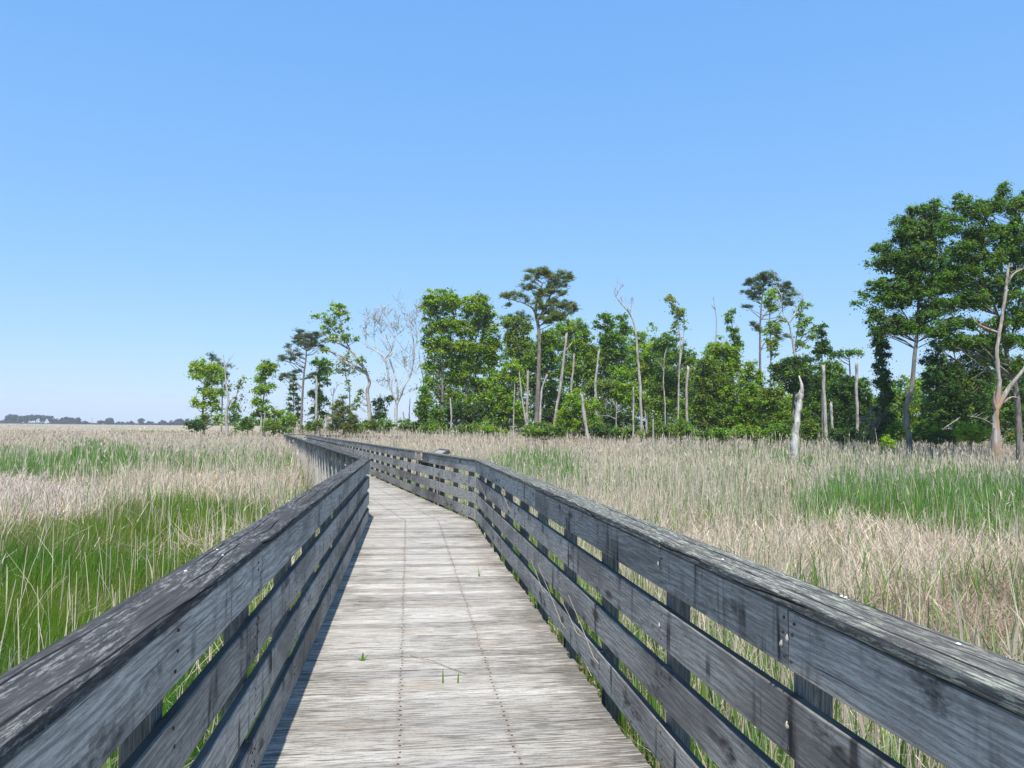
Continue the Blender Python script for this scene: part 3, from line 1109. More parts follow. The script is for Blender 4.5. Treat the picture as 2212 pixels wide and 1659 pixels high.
def sprig(px, py, specs, lab):
    b = ground_hit(px, py)
    o = empty('grass_sprig', b)
    tag(o, lab, 'grass sprig')
    for (dx, dy, dz, wd) in specs:
        tip = b + Vector((dx, dy, dz))
        V, F = blade([b + Vector((dx * .1, 0, -.03)), b + Vector((dx * .35, dy * .3, dz * .6)), tip], wd, '', None, None)
        link('leaf', mesh_np('leaf', V, F, np.tile(np.array([[.12, .24, .035]]), (len(V), 1))), M_GRASS, o)


sprig(783, 1427, [(-.06, .02, .022, .014), (.004, .0, .055, .026), (.07, .03, .05, .008), (.035, .05, .02, .01)], 'broad leaved green grass sprig growing between deck boards near the left nail row')
sprig(957, 1476, [(-.003, .0, .085, .014)], 'single green blade standing between boards, left one of the close pair')
sprig(989, 1476, [(.006, .0, .07, .014)], 'single green blade standing between boards, right one of the close pair')
sprig(1035, 1245, [(-.012, .0, .09, .013), (.02, .02, .04, .01)], 'small green grass sprig farther along the deck near the right nail row')
V, F = [], []
tube(V, F, smooth_line([ground_hit(886, 1416, .006), ground_hit(935, 1428, .012), ground_hit(968, 1441, .008), ground_hit(1008, 1455, .006)], 8), [.0022] * 9, 5)
tag(link('twig', mesh_np('twig', V, F, np.tile(np.array([[.30, .28, .18]]), (len(V), 1))), M_DRY), 'thin greenish twig lying across the deck boards', 'twig')

# dry stalks poking in between the right-hand boards
SNAILS = [(1690, 1389, 'lower pale snail left of the first top board joint'), (1703, 1378, 'upper pale snail just right of the first top board joint'), (1703, 1566, 'pale snail on the second board below the top board joint'),
          (1424, 1217, 'pale snail on the top board beside a dark drip stain'), (1426, 1350, 'pale snail on the second board under the dark drip stain')]
STALKS = [((1145.0, 1206), (1172, 1275), 'pale reed stalk poking between boards'), ((1161, 1218), (1212, 1345), ''), ((1213, 1297), (1246, 1368), ''), ((1228, 1286), (1282, 1420), ''),
          ((1030, 1032), (1050, 1075), ''), ((1017, 1049), (1036, 1090), ''), ((1082, 1060), (1100, 1100), '')]
labs = ['long pale reed stalk poking through the right railing about midway along it', 'long slanting straw stalk just nearer than the midway one through the right railing',
        'short straw stalk leaning on the third rail board of the near right railing', 'longest straw stalk slanting across the lower boards of the near right railing',
        'straw stalk leaning through the railing just nearer than the bend', 'thin straw stalk low in the railing at the bend', 'thin straw stalk through the second gap near the bend']
for (a, b, _), lab in zip(STALKS, labs):
    # each stalk crosses the plane of the boards: top inside the walkway, foot outside in the reeds
    def on_plane(px, py, off):
        q = P(px, py, 10.0) - EYE
        t = ((XR1 + off) - EYE.dot(N1)) / q.dot(N1)
        return EYE + q * t
    top, low = on_plane(a[0], a[1], -.05), on_plane(b[0], b[1], -.012)
    foot = low + (low - top) * .25 + N1 * .05
    V, F = [], []
    tube(V, F, [top, top.lerp(low, .5) + N1 * .004, low, foot], [.0018, .0024, .0028, .0028], 5)
    tag(link('reed_stalk', mesh_np('reed_stalk', V, F, np.tile(np.array([[.42, .38, .30]]), (len(V), 1))), M_DRY), lab, 'reed stalk', 'reed stalks poking through the right railing')

M_SHELL = paint('pale_snail_shell', (.30, .28, .24), (.46, .44, .39), .5, 200)


def snail(px, py, lab):
    q = P(px, py, 10.0) - EYE
    p = EYE + q * ((XR1 + .008 - BT * 0 - EYE.dot(N1)) / q.dot(N1)) - N1 * .004
    V, F = [], []
    ax = (Vector((0, 0, 1)) + D1 * random.uniform(-.25, .25)).normalized()
    ln = [p + ax * z for z in (-.011, -.009, -.004, .001, .006, .010, .012)]
    tube(V, F, ln, [.003, .0055, .0068, .0062, .0045, .0024, .001], 9)
    tag(link('snail', mesh_np('snail', V, F, None, True), M_SHELL), lab, 'snail', 'snails on the right railing')


for a in SNAILS: snail(*a)

# ------------------------------------------------------------------ trees
PX = lambda d: d / 760.0          # metres per pixel of a 1024 px picture at distance d

LEAFCOL = {
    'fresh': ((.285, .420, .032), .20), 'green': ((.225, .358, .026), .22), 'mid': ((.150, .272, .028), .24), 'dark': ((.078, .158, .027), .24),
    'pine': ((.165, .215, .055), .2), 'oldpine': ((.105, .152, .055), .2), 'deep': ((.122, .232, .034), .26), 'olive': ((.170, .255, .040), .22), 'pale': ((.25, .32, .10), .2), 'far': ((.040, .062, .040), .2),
    'youngpine': ((.165, .205, .040), .2),
}


def clump_centres(rng, blobs, d, cr, dens):
    out = []
    for b in blobs:
        cx, cy, rx, ry = b[:4]
        n = max(2, int(round(dens * 3.9 * rx * ry / (cr * cr) + .5)))
        rz = max(rx, ry) * .9
        for _ in range(n):
            while True:
                a, c, e = rng.uniform(-1, 1, 3)
                r2 = a * a + c * c + e * e
                if r2 <= 1 and (r2 > .12 or rng.random() < .5): break
            k = (rng.uniform(.92, 1.12))
            dz = e * rz / 2.16 * PX(d)
            out.append((P(cx + a * rx * k, cy + c * ry * k, d) + Vector((0, dz, 0)), rng.uniform(.7, 1.3)))
    return out


def leaf_cards(rng, centres, d, cr, colkey, style, lai=1.0, size=1.0):
    """a crown of many small leaf sprays gathered in clumps"""
    base, sv = LEAFCOL[colkey]
    px = PX(d)
    C = np.array([tuple(c) for c, _ in centres]); K = np.array([k for _, k in centres])
    if style == 'pine':
        per = int(26 * lai)
        flat, rad = .50, 1.15
    else:
        per = int(72 * lai)
        flat, rad = .72, 1.15
    R = cr / 2.16 * px * rad * K
    M = len(C)
    idx = np.repeat(np.arange(M), per)
    N = len(idx)
    o = rng.normal(0, 1, (N, 3)); o /= np.linalg.norm(o, axis=1, keepdims=True) + 1e-9
    o *= np.abs(rng.normal(0, .62, (N, 1))) + .05
    off = o * R[idx][:, None] * np.array([1, 1, flat])
    # clumps hang a little at the rim
    off[:, 2] -= .25 * R[idx] * (o[:, 0] ** 2 + o[:, 1] ** 2)
    p = C[idx] + off
    clv = np.exp(rng.normal(0, sv * .75, (M, 1)))
    clh = 1 + rng.normal(0, .07, (M, 3))
    col = np.asarray(base) * clv[idx] * clh[idx] * np.exp(rng.normal(0, sv * .8, (N, 1))) * (1 + rng.normal(0, .05, (N, 3)))
    col = np.clip(col, .004, .6)
    if style == 'pine':
        nb = 6
        idx2 = np.repeat(np.arange(N), nb)
        NN = len(idx2)
        dr = rng.normal(0, 1, (NN, 3)); dr[:, 2] = np.abs(dr[:, 2]) * .8 + .1
        dr /= np.linalg.norm(dr, axis=1, keepdims=True)
        L = rng.uniform(1.9, 3.6, (NN, 1)) * px * size
        wv = np.cross(dr, rng.normal(0, 1, (NN, 3))); wv /= np.linalg.norm(wv, axis=1, keepdims=True) + 1e-9
        wv *= px * .42 * size
        q = p[idx2]
        V = np.stack([q - wv * .5, q + wv * .5, q + dr * L + wv * .12, q + dr * L - wv * .12], 1).reshape(-1, 3)
        F = np.arange(NN * 4).reshape(-1, 4)
        return V, F, np.repeat(col[idx2], 4, axis=0)
    nrm = o * .6 + np.array([0, 0, .75]) + rng.normal(0, .55, (N, 3))
    nrm /= np.linalg.norm(nrm, axis=1, keepdims=True)
    t = np.cross(nrm, rng.normal(0, 1, (N, 3))); t /= np.linalg.norm(t, axis=1, keepdims=True) + 1e-9
    b = np.cross(nrm, t)
    L = rng.uniform(.6, 1.45, (N, 1)) * px * size
    Wd = L * rng.uniform(.45, .75, (N, 1))
    V = np.stack([p - t * L, p + b * Wd + t * L * .15, p + t * L, p - b * Wd + t * L * .15], 1).reshape(-1, 3)
    F = np.arange(N * 4).reshape(-1, 4)
    return V, F, np.repeat(col, 4, axis=0)


def along(line, t):
    k = min(int(t * (len(line) - 1)), len(line) - 2)
    return line[k].lerp(line[k + 1], t * (len(line) - 1) - k)


def wood(trunks, r0s, d, centres, rng, limb_share=.6, limb_r=1.0, tipf=.3, sides=7, depth_j=.0):
    """trunks (pixel polylines) with limbs reaching the leaf clumps"""
    V, F = [], []
    lines = []
    px = PX(d)
    for tr, r0 in zip(trunks, r0s):
        pts = [P(x, y, d) for x, y in tr]
        for q in pts[1:]:
            q.y += rng.uniform(-.3, .3) * depth_j
        n = max(6, len(pts) * 3)
        ln = smooth_line(pts, n)
        if tr[0][1] > 885:       # rooted: let the foot reach the soil
            f = ln[0].copy(); f.z = GROUND - .05
            ln = [f] + ln
        rr = [max(r0 * .62 * (1 - (1 - tipf) * (i / (len(ln) - 1))), .45 * px) for i in range(len(ln))]
        rr[0] *= 1.25
        tube(V, F, ln, rr, sides, rough=.07)
        lines.append((ln, rr))
    if lines:
        order = rng.permutation(len(centres))[:int(len(centres) * limb_share)]
        allp = [(q, i, r) for i, (ln, rr) in enumerate(lines) for q, r in zip(ln, rr)]
        for k in order:
            c = centres[k][0]
            best, bs = None, 1e9
            for q, i, r in allp:
                hd = math.hypot(q.x - c.x, q.y - c.y)
                want = c.z - .55 * hd
                s = abs(q.z - want) + .35 * hd
                if s < bs: bs, best = s, (q, r)
            q, r = best
            L = (c - q).length
            if L < .2: continue
            m1 = q.lerp(c, .4) + Vector((rng.normal(0, .06), rng.normal(0, .06), rng.normal(-.02, .05))) * L
            m2 = q.lerp(c, .75) + Vector((rng.normal(0, .05), rng.normal(0, .05), rng.normal(.02, .05))) * L
            ra = min(r * .55, max(.45 * px, .013 * L + .012)) * limb_r
            tube(V, F, smooth_line([q, m1, m2, c], 6), [max(ra * (1 - .8 * i / 6), .22 * px) for i in range(7)], 4)
    return V, F


NSEED = [100]


def tree(label, d, trunks, r0, blobs, colkey, style='broad', dens=1.0, lai=1.0, cr=9.0, bark=None, cat='tree', name='deciduous_tree', group=None, limb=.6,
         size=1.0, limb_r=1.0, tipf=.3, extra=None, parts=('trunk', 'crown')):
    NSEED[0] += 1
    rng = np.random.default_rng(NSEED[0])
    random.seed(NSEED[0])
    b = P(trunks[0][0][0], trunks[0][0][1], d) if trunks else P(blobs[0][0], blobs[0][1], d)
    root = empty(name, (b.x, b.y, GROUND))
    tag(root, label, cat, group)
    if style == 'pine': dens *= .55
    cs = clump_centres(rng, blobs, d, cr, dens)
    if trunks:
        r0s = r0 if isinstance(r0, (list, tuple)) else [r0] + [r0 * .62] * (len(trunks) - 1)
        V, F = wood(trunks, r0s, d, cs, rng, limb, limb_r, tipf)
        if V: link(parts[0], mesh_np(parts[0], V, F, smooth=True), bark or (M_PINEBARK if style == 'pine' else M_BARK), root)
    Vs = leaf_cards(rng, cs, d, cr, colkey, style, lai, size)
    if extra:
        p = Pile(); p.add(Vs)
        for bl, ck, dn in extra:
            c2 = clump_centres(rng, bl, d, cr, dn)
            p.add(leaf_cards(rng, c2, d, cr, ck, style, lai, size))
        p.build(parts[1], M_NEEDLE if style == 'pine' else M_LEAF, root)
    else:
        link(parts[1], mesh_np(parts[1], *Vs), M_NEEDLE if style == 'pine' else M_LEAF, root)
    return root


def conifer(label, d, x, ytop, ybot, hw, colkey, name='conifer', tiers=11, group=None):
    """narrow tiered evergreen"""
    NSEED[0] += 1
    rng = np.random.default_rng(NSEED[0])
    bl = []
    for i in range(tiers):
        t = (i + .5) / tiers
        y = ytop + (ybot - ytop) * t
        wdt = hw * (.12 + .88 * t ** .85) * rng.uniform(.7, 1.1)
        for sg in (-1, 1):
            bl.append((x + sg * wdt * .55, y + rng.uniform(-2, 2), max(wdt * .5, 2.5), (ybot - ytop) / tiers * .26))
    return tree(label, d, [[(x, 935), (x, (ytop + ybot) / 2), (x, ytop)]], .14, bl, colkey, 'broad', 1.6, .8, 5.5, M_BARK, 'tree', name, group, .5, .9, 1, .12)


def snag(label, d, line, r0, rtop=None, branches=(), mat=None, group='dead tree snags in the marsh edge', name='dead_tree', jag=.24, sides=10, cat='dead tree', pw=1.0):
    """a dead trunk broken off at the top; its branches are a part when it has any"""
    NSEED[0] += 1
    random.seed(NSEED[0])
    mat = mat or M_SNAG
    px = PX(d)
    pts = smooth_line([P(x, y, d) for x, y in line], max(8, 4 * len(line)))
    for q in pts[1:]:
        wb = min(.2 * r0, .018)
        q.x += random.uniform(-wb, wb); q.y += random.uniform(-wb, wb)
    if line[0][1] > 885:
        f = pts[0].copy(); f.z = GROUND - .05
        pts = [f] + pts
    rtop = r0 * .5 if rtop is None else rtop
    n = len(pts)
    if d > 45: r0, rtop = r0 * .74, rtop * .74
    rr = [max(rtop + (r0 - rtop) * (1 - i / (n - 1)) ** pw, .35 * px) * random.uniform(.9, 1.1) for i in range(n)]
    V, F = [], []
    tube(V, F, pts, rr, sides, rough=.14, jag=jag)
    if not branches:
        o = link(name, mesh_np(name, V, F, smooth=False), mat)
        tag(o, label, cat, group)
        return o
    root = empty(name, (pts[0].x, pts[0].y, GROUND))
    tag(root, label, cat, group)
    link('trunk', mesh_np('trunk', V, F), mat, root)
    for bl in branches:
        V, F = [], []
        bp, r = bl[0], bl[1]
        q = [P(x, y, d) for x, y in bp]
        for i, z in enumerate(q[1:]): z.y += random.uniform(-.4, .4) * (i + 1) * .5
        ln = smooth_line(q, max(5, 3 * len(q)))
        m = len(ln)
        tube(V, F, ln, [max(r * (1 - .75 * i / (m - 1)), .22 * px) for i in range(m)], 6, rough=.06)
        if len(bl) > 2 and bl[2]: twigs(V, F, ln, r * .6, bl[2], px)
        link('branch', mesh_np('branch', V, F, smooth=True), mat, root)
    return root


def twigs(V, F, ln, r, level, px, L0=None):
    """fine forking twigs along a bare limb"""
    tot = sum((ln[i + 1] - ln[i]).length for i in range(len(ln) - 1))
    n = int(4 + 3 * level)
    for k in range(n):
        t = random.uniform(.15, 1.0)
        q = along(ln, t)
        L = (L0 or tot * .30) * random.uniform(.5, 1.1)
        a = random.uniform(0, 2 * math.pi)
        dr = Vector((math.cos(a) * .75, math.sin(a) * .75, random.uniform(.1, 1.1))).normalized()
        p1 = q + dr * L * .5 + Vector((0, 0, .06 * L)); p2 = q + dr * L + Vector((random.gauss(0, .12), random.gauss(0, .12), .22)) * L
        l2 = smooth_line([q, p1, p2], 4)
        tube(V, F, l2, [max(r * .5 * (1 - .8 * i / 4), .17 * px) for i in range(5)], 3)
        if level > 1: twigs(V, F, l2, r * .5, level - 1, px, L * .55)


G1, G2, G3 = 'trees at the left end of the wood', 'trees of the main wood', 'trees at the right edge of the wood'
# --- left end of the wood
tree('bright green maple at the left end of the wood, beside a dark pine', 88, [[(441, 940), (438, 890), (441, 840), (446, 800)]], .24,
     [(440, 800, 30, 24), (424, 792, 17, 14), (463, 808, 20, 24), (448, 843, 22, 18), (430, 866, 14, 12), (457, 878, 20, 14), (440, 905, 18, 10), (470, 850, 12, 14), (475, 905, 14, 12)], 'fresh', group=G1)
tree('dark slim pine rising behind the leftmost bright maple', 94, [[(478, 938), (480, 860), (478, 785)]], .2, [(468, 772, 13, 8), (483, 795, 15, 16), (487, 822, 12, 14), (474, 812, 10, 12), (480, 846, 14, 8)], 'oldpine', 'pine', 1.1, name='pine_tree', group=G1)
snag('pale forked dead tree in front of the leftmost maple', 84, [(490, 938), (489, 890), (494, 868), (489, 835), (486, 800), (483, 770)], .24, .06, [([(492, 875), (501, 862), (512, 850)], .13), ([(487, 800), (492, 784), (502, 768)], .05, 1)])
tree('thin sparse sapling right of the forked dead tree', 86, [[(508, 935), (506, 890), (512, 850), (520, 825)]], .1, [(508, 832, 16, 9), (524, 818, 10, 7), (505, 880, 14, 16), (518, 858, 11, 8), (500, 902, 16, 12)], 'pale', dens=.7, lai=.5, group=G1, extra=[([(505, 885, 15, 16), (515, 905, 16, 10)], 'mid', .9)])
tree('bright green tiered tree standing alone left of the tall flat pine', 88, [[(563, 938), (566, 890), (572, 840), (574, 800)]], .2,
     [(576, 798, 20, 17), (563, 815, 16, 10), (584, 788, 10, 12), (572, 838, 20, 13), (555, 846, 12, 9), (560, 868, 20, 11), (578, 888, 20, 12), (554, 897, 13, 11), (575, 908, 24, 10)], 'green', group=G1, extra=[([(576, 796, 18, 14), (566, 838, 16, 10), (562, 868, 14, 8)], 'fresh', .6)])
tree('low rounded green tree between the alone tree and the dark conifer', 88, [[(612, 938), (611, 905), (612, 885)]], .1, [(612, 903, 24, 16), (600, 915, 16, 10), (630, 914, 14, 10), (606, 890, 12, 9)], 'green', group=G1)
conifer('dark narrow tiered conifer just left of the tall flat pine trunk', 90, 634, 806, 918, 21, 'dark', group=G1)
tree('tall flat-topped pine with bare trunk near the far end of the boardwalk', 82, [[(650, 930), (652, 880), (656, 813), (661, 775), (662, 740)]], .27,
     [(663, 722, 30, 9), (648, 735, 22, 9), (685, 731, 20, 12), (663, 745, 34, 9), (621, 776, 22, 6), (610, 770, 10, 4), (636, 762, 16, 7), (623, 748, 12, 4), (690, 748, 16, 6), (671, 811, 10, 8), (624, 813, 16, 6), (640, 806, 10, 5), (608, 818, 7, 4)], 'oldpine', 'pine', 1.2, .9, 8, name='pine_tree', group=G1, limb=.8)
tree('leafy green column of a tree right beside the tall flat pine', 85, [[(690, 938), (690, 860), (691, 790)]], .2, [(692, 785, 22, 14), (690, 811, 22, 10), (698, 827, 16, 11), (684, 850, 16, 12), (696, 866, 14, 12), (684, 880, 14, 11), (690, 895, 20, 12), (706, 800, 12, 8)], 'mid', dens=.9, group=G1, extra=[([(690, 790, 20, 12), (685, 850, 14, 10)], 'green', .6)])
tree('tall leaning tree with pale bent trunk and sparse crown swept to the left', 80, [[(798, 938), (798, 888), (793, 846), (798, 826), (788, 798), (773, 775), (757, 757), (737, 744), (716, 734), (696, 718)],
      [(757, 757), (742, 725), (735, 695), (732, 668)], [(737, 744), (722, 715), (705, 695)]], [.36, .14, .12],
     [(732, 668, 21, 15), (720, 694, 18, 11), (691, 682, 18, 7), (703, 711, 17, 10), (738, 711, 13, 10), (747, 728, 16, 9), (772, 734, 8, 7), (703, 754, 18, 6), (718, 730, 18, 8), (778, 777, 11, 8), (783, 800, 8, 7), (778, 852, 8, 12), (750, 690, 8, 6), (768, 870, 9, 10)],
     'green', dens=.75, lai=.62, cr=7.5, bark=M_SNAG, group=G1, limb=.9, extra=[([(732, 666, 18, 12), (748, 728, 12, 8)], 'fresh', .5)])
tree('sparse bluish sapling behind the leaning tree trunk', 86, [[(755, 938), (755, 841), (747, 813), (744, 770)]], .12, [(744, 770, 14, 16), (748, 790, 18, 13), (737, 800, 13, 8), (755, 834, 8, 15), (762, 800, 10, 8)], 'pale', dens=.8, lai=.42, group=G1, limb=.9)


def bare_tree():
    d = 78
    NSEED[0] += 1; random.seed(5)
    root = empty('bare_tree', P(855, 930, d)); root.location.z = GROUND
    tag(root, 'large pale leafless tree with forked trunk left of the main wood', 'bare tree', G1)
    px = PX(d)
    limbs = [([(855, 938), (855, 890), (857, 867)], .30, .22, 0),
             ([(857, 870), (852, 857), (842, 831), (837, 795), (832, 775), (814, 759), (791, 749)], .19, .08, 1),
             ([(793, 750), (789, 725), (791, 698), (797, 682)], .07, .03, 2), ([(814, 759), (808, 730), (810, 700), (806, 680)], .06, .02, 2),
             ([(832, 775), (847, 757), (852, 724), (842, 695), (829, 677)], .10, .03, 2), ([(847, 757), (838, 735), (826, 723), (820, 698), (822, 678)], .07, .02, 2),
             ([(857, 867), (860, 844), (849, 800), (842, 775), (847, 757)], .16, .07, 1),
             ([(858, 870), (865, 857), (877, 830), (886, 811), (893, 764), (891, 723), (880, 680)], .17, .05, 2), ([(893, 764), (900, 730), (898, 690), (905, 668)], .08, .03, 2),
             ([(886, 811), (872, 790), (870, 765)], .06, .02, 2), ([(891, 730), (882, 700), (868, 675)], .05, .02, 2), ([(852, 724), (860, 700), (858, 680)], .05, .02, 2),
             ([(842, 831), (828, 822), (816, 826)], .04, .02, 2), ([(865, 857), (880, 848), (900, 842)], .04, .02, 2)]
    budc = []
    for i, (ln, ra, rb, tw) in enumerate(limbs):
        V, F = [], []
        q = [P(x, y, d) for x, y in ln]
        for k, z in enumerate(q):
            if i and k: z.y += random.uniform(-.5, .5)
        if i == 0: q = [Vector((q[0].x, q[0].y, GROUND - .05))] + q
        l = smooth_line(q, max(6, 3 * len(q)))
        tube(V, F, l, [max((ra + (rb - ra) * k / (len(l) - 1)) * .68, .22 * px) for k in range(len(l))], 7, rough=.05)
        if tw: twigs(V, F, l, rb * .7, tw, px)
        link('trunk' if i == 0 else 'limb', mesh_np('limb', V, F, smooth=True), M_SNAGWHITE, root)
        if tw: budc += [(along(l, random.uniform(.2, 1)) + Vector((random.gauss(0, .5), random.gauss(0, .5), random.gauss(.2, .4))), 1.0) for _ in range(9)]
    rng = np.random.default_rng(3)
    link('young_leaves', mesh_np('young_leaves', *leaf_cards(rng, budc, d, 8, 'pale', 'broad', .11, .55)), M_LEAF, root)


bare_tree()
tree('bushy yellow-green young pine in front of the leaning tree', 64, [[(742, 940), (742, 890), (740, 862)]], .12, [(740, 866, 12, 9), (728, 882, 14, 10), (752, 884, 16, 11), (742, 900, 26, 12), (722, 904, 14, 11), (764, 905, 12, 10), (742, 922, 28, 12), (725, 925, 16, 10), (760, 925, 16, 10)], 'youngpine', 'pine', 1.3, 1.0, 8.5, name='pine_tree', group=G1)
tree('small dark cedar between the leaning tree and the bare tree', 82, [[(819, 938), (819, 890), (818, 868)]], .1, [(818, 872, 13, 9), (821, 889, 16, 12), (817, 906, 18, 11), (838, 858, 9, 5), (846, 862, 8, 5), (828, 864, 8, 5)], 'dark', group=G1)
snag('small dark dead sapling with thin crossing twigs right of the tall flat pine', 80, [(718, 938), (718, 890), (720, 850), (722, 836)], .08, .04, [([(721, 850), (727, 838), (728, 826)], .04, 1), ([(720, 858), (714, 842)], .03, 1)], M_BARK)
snag('tall pale broken trunk in front of the leafy column right of the flat pine', 79, [(683, 938), (683, 880), (684, 830), (681, 811)], .20, .14)
snag('short leaning stub at the foot of the tall pale broken trunk', 79, [(689, 938), (688, 915), (690, 898)], .14, .09)
snag('pale broken stump, taller of the twin stumps under the alone tiered tree', 80, [(571, 938), (571, 915), (573, 888)], .2, .06)
snag('pale broken stump, shorter of the twin stumps under the alone tiered tree', 80, [(565, 938), (564, 918), (565, 901)], .15, .10)
snag('tiny split stump at the left foot of the tall flat pine', 78, [(642, 936), (641, 922), (642, 912)], .16, .06)
snag('reddish broken stump beside the young yellow-green pine', 74, [(709, 938), (708, 915), (707, 899)], .22, .15, mat=M_SNAGTAN)
snag('pale broken trunk top showing above the small dark cedar', 84, [(822, 938), (822, 880), (821, 851)], .16, .1)
snag('thin pale stub right of the bare tree', 80, [(883, 938), (884, 895), (886, 861)], .11, .05)
snag('thicker pale stub with broken shoulder right of the bare tree', 80, [(874, 938), (873, 910), (871, 892)], .2, .08)
snag('thin dead sapling slanting beside the left flank of the main wood', 76, [(909, 938), (909, 870), (915, 826), (908, 790), (905, 757)], .08, .04, [([(912, 806), (918, 790), (917, 775)], .03, 1)])

# --- main wood
tree('tall light green maple at the left flank of the main wood', 74, [[(955, 940), (956, 817), (957, 761), (950, 678)], [(957, 761), (975, 715), (985, 670)]], .30,
     [(949, 648, 40, 26), (930, 668, 24, 18), (972, 658, 24, 22), (926, 706, 20, 26), (966, 704, 32, 22), (950, 748, 34, 24), (930, 785, 20, 18), (932, 817, 18, 20), (975, 745, 24, 22), (920, 740, 14, 14)], 'green', dens=.95, lai=.8, cr=8.5, group=G2, limb=.8, extra=[([(949, 646, 38, 22), (968, 690, 24, 16)], 'fresh', .6)])
tree('broad light green maple, second from the left flank of the main wood', 75, [[(1004, 940), (1010, 817), (1020, 760), (1035, 711)], [(982, 940), (984, 860), (990, 780)]], .28,
     [(1024, 664, 36, 28), (1040, 645, 12, 14), (1005, 705, 34, 26), (1012, 752, 38, 26), (984, 785, 34, 20), (1000, 810, 28, 20), (960, 850, 20, 16), (990, 862, 26, 16), (975, 815, 18, 14)], 'green', dens=1.0, cr=8.5, group=G2, extra=[([(1020, 660, 30, 22), (1012, 745, 26, 18), (995, 700, 20, 14)], 'fresh', .6)])
tree('slender green maple right of the two broad light green ones', 76, [[(1024, 940), (1029, 789), (1046, 717)], [(1056, 940), (1058, 850), (1056, 760)]], .22,
     [(1054, 706, 24, 28), (1066, 730, 14, 24), (1055, 752, 28, 26), (1048, 790, 26, 20), (1040, 825, 26, 18), (1058, 680, 14, 12), (1064, 775, 18, 18), (1035, 858, 24, 16)], 'green', cr=8.5, group=G2, extra=[([(1052, 745, 20, 18)], 'fresh', .6)])
tree('low dark layered tree at the left foot of the main wood', 71, [[(915, 940), (917, 880), (918, 838)]], .11, [(919, 842, 12, 7), (914, 858, 9, 5), (921, 872, 22, 9), (916, 888, 24, 11), (926, 906, 24, 12), (944, 892, 14, 10)], 'mid', cr=7.5, group=G2)
tree('dark shaded tree under the light green maples', 73, [[(985, 940), (985, 890), (986, 862)]], .14, [(985, 880, 34, 20), (1010, 895, 30, 22), (965, 905, 26, 16), (1030, 905, 24, 20), (1050, 882, 22, 22)], 'dark', cr=9, group=G2)
tree('dense green tree left of the tall pine trunk', 72, [[(1090, 940), (1095, 860), (1104, 800)]], .2, [(1107, 793, 24, 18), (1092, 830, 32, 24), (1120, 822, 18, 18), (1082, 862, 30, 22), (1100, 885, 34, 26), (1075, 905, 24, 20), (1120, 895, 22, 22)], 'green', group=G2)
tree('tall pine with long left arm and flat crown towering over the wood', 70, [[(1158, 940), (1160, 880), (1163, 817), (1165, 734), (1162, 700), (1157, 675), (1162, 640), (1172, 612)], [(1158, 682), (1150, 666), (1134, 656), (1116, 650), (1096, 645)], [(1164, 690), (1180, 655), (1200, 622), (1222, 606)], [(1165, 705), (1185, 690), (1215, 682)]], [.42, .15, .15, .10],
     [(1158, 588, 26, 10), (1147, 598, 16, 8), (1180, 590, 18, 8), (1212, 594, 26, 9), (1225, 606, 16, 8), (1195, 600, 18, 9), (1140, 616, 20, 9), (1098, 639, 20, 6), (1086, 637, 12, 4), (1114, 638, 10, 8), (1132, 645, 12, 7), (1181, 630, 24, 11), (1160, 634, 16, 10), (1203, 614, 22, 9), (1217, 634, 14, 8), (1168, 658, 22, 13), (1201, 662, 28, 16), (1231, 660, 14, 9), (1181, 687, 24, 13), (1215, 684, 20, 11), (1196, 678, 22, 14), (1101, 660, 7, 3), (1236, 672, 10, 7)],
     'pine', 'pine', 1.35, 1.0, 8, name='pine_tree', group=G2, limb=.6)
tree('round-headed dark pine behind the gap left of the tall pine', 84, [[(1115, 940), (1114, 800), (1113, 690)]], .22, [(1112, 684, 28, 10), (1096, 692, 12, 8), (1130, 690, 16, 8)], 'oldpine', 'pine', 1.3, name='pine_tree', group=G2)
tree('olive-tinged tree left of the tall pine crown', 80, [[(1120, 940), (1121, 800), (1124, 715)]], .2, [(1129, 709, 20, 20), (1108, 697, 22, 14), (1102, 722, 18, 18), (1118, 748, 26, 20), (1135, 740, 16, 18), (1128, 775, 24, 16)], 'olive', group=G2, extra=[([(1105, 700, 18, 12), (1103, 725, 16, 14), (1115, 760, 22, 14)], 'fresh', .9)])
tree('full green tree right behind the tall pine trunk', 77, [[(1185, 940), (1190, 830), (1192, 745)]], .22, [(1190, 732, 32, 18), (1172, 752, 20, 18), (1190, 765, 38, 20), (1150, 772, 22, 22), (1142, 795, 20, 18), (1180, 800, 34, 20), (1155, 825, 22, 18), (1185, 840, 34, 22)], 'mid', group=G2, extra=[([(1180, 735, 26, 14), (1145, 780, 18, 16)], 'green', .7)])
tree('broad green tree right of the tall pine crown', 79, [[(1245, 940), (1246, 830), (1240, 740)]], .24, [(1213, 712, 28, 15), (1240, 705, 26, 18), (1262, 720, 24, 22), (1250, 746, 32, 22), (1225, 745, 24, 18), (1250, 785, 34, 24), (1278, 772, 18, 26), (1228, 800, 26, 22), (1268, 812, 26, 20)], 'green', group=G2)
tree('bright low green tree in front of the wood below the brown leaning snag', 65, [[(1250, 945), (1250, 900), (1252, 860)]], .18, [(1250, 862, 32, 20), (1235, 885, 30, 24), (1270, 885, 26, 26), (1250, 915, 40, 22), (1222, 905, 20, 18), (1285, 912, 22, 18)], 'green', group=G2)
tree('yellowish green tree over the dark hollow of the wood', 70, [[(1296, 942), (1294, 880), (1290, 830)]], .17, [(1292, 832, 30, 16), (1275, 845, 20, 12), (1318, 838, 20, 14), (1300, 852, 24, 8)], 'olive', group=G2, extra=[([(1340, 838, 30, 22), (1350, 865, 26, 16), (1345, 810, 22, 16)], 'green', 1.0)])
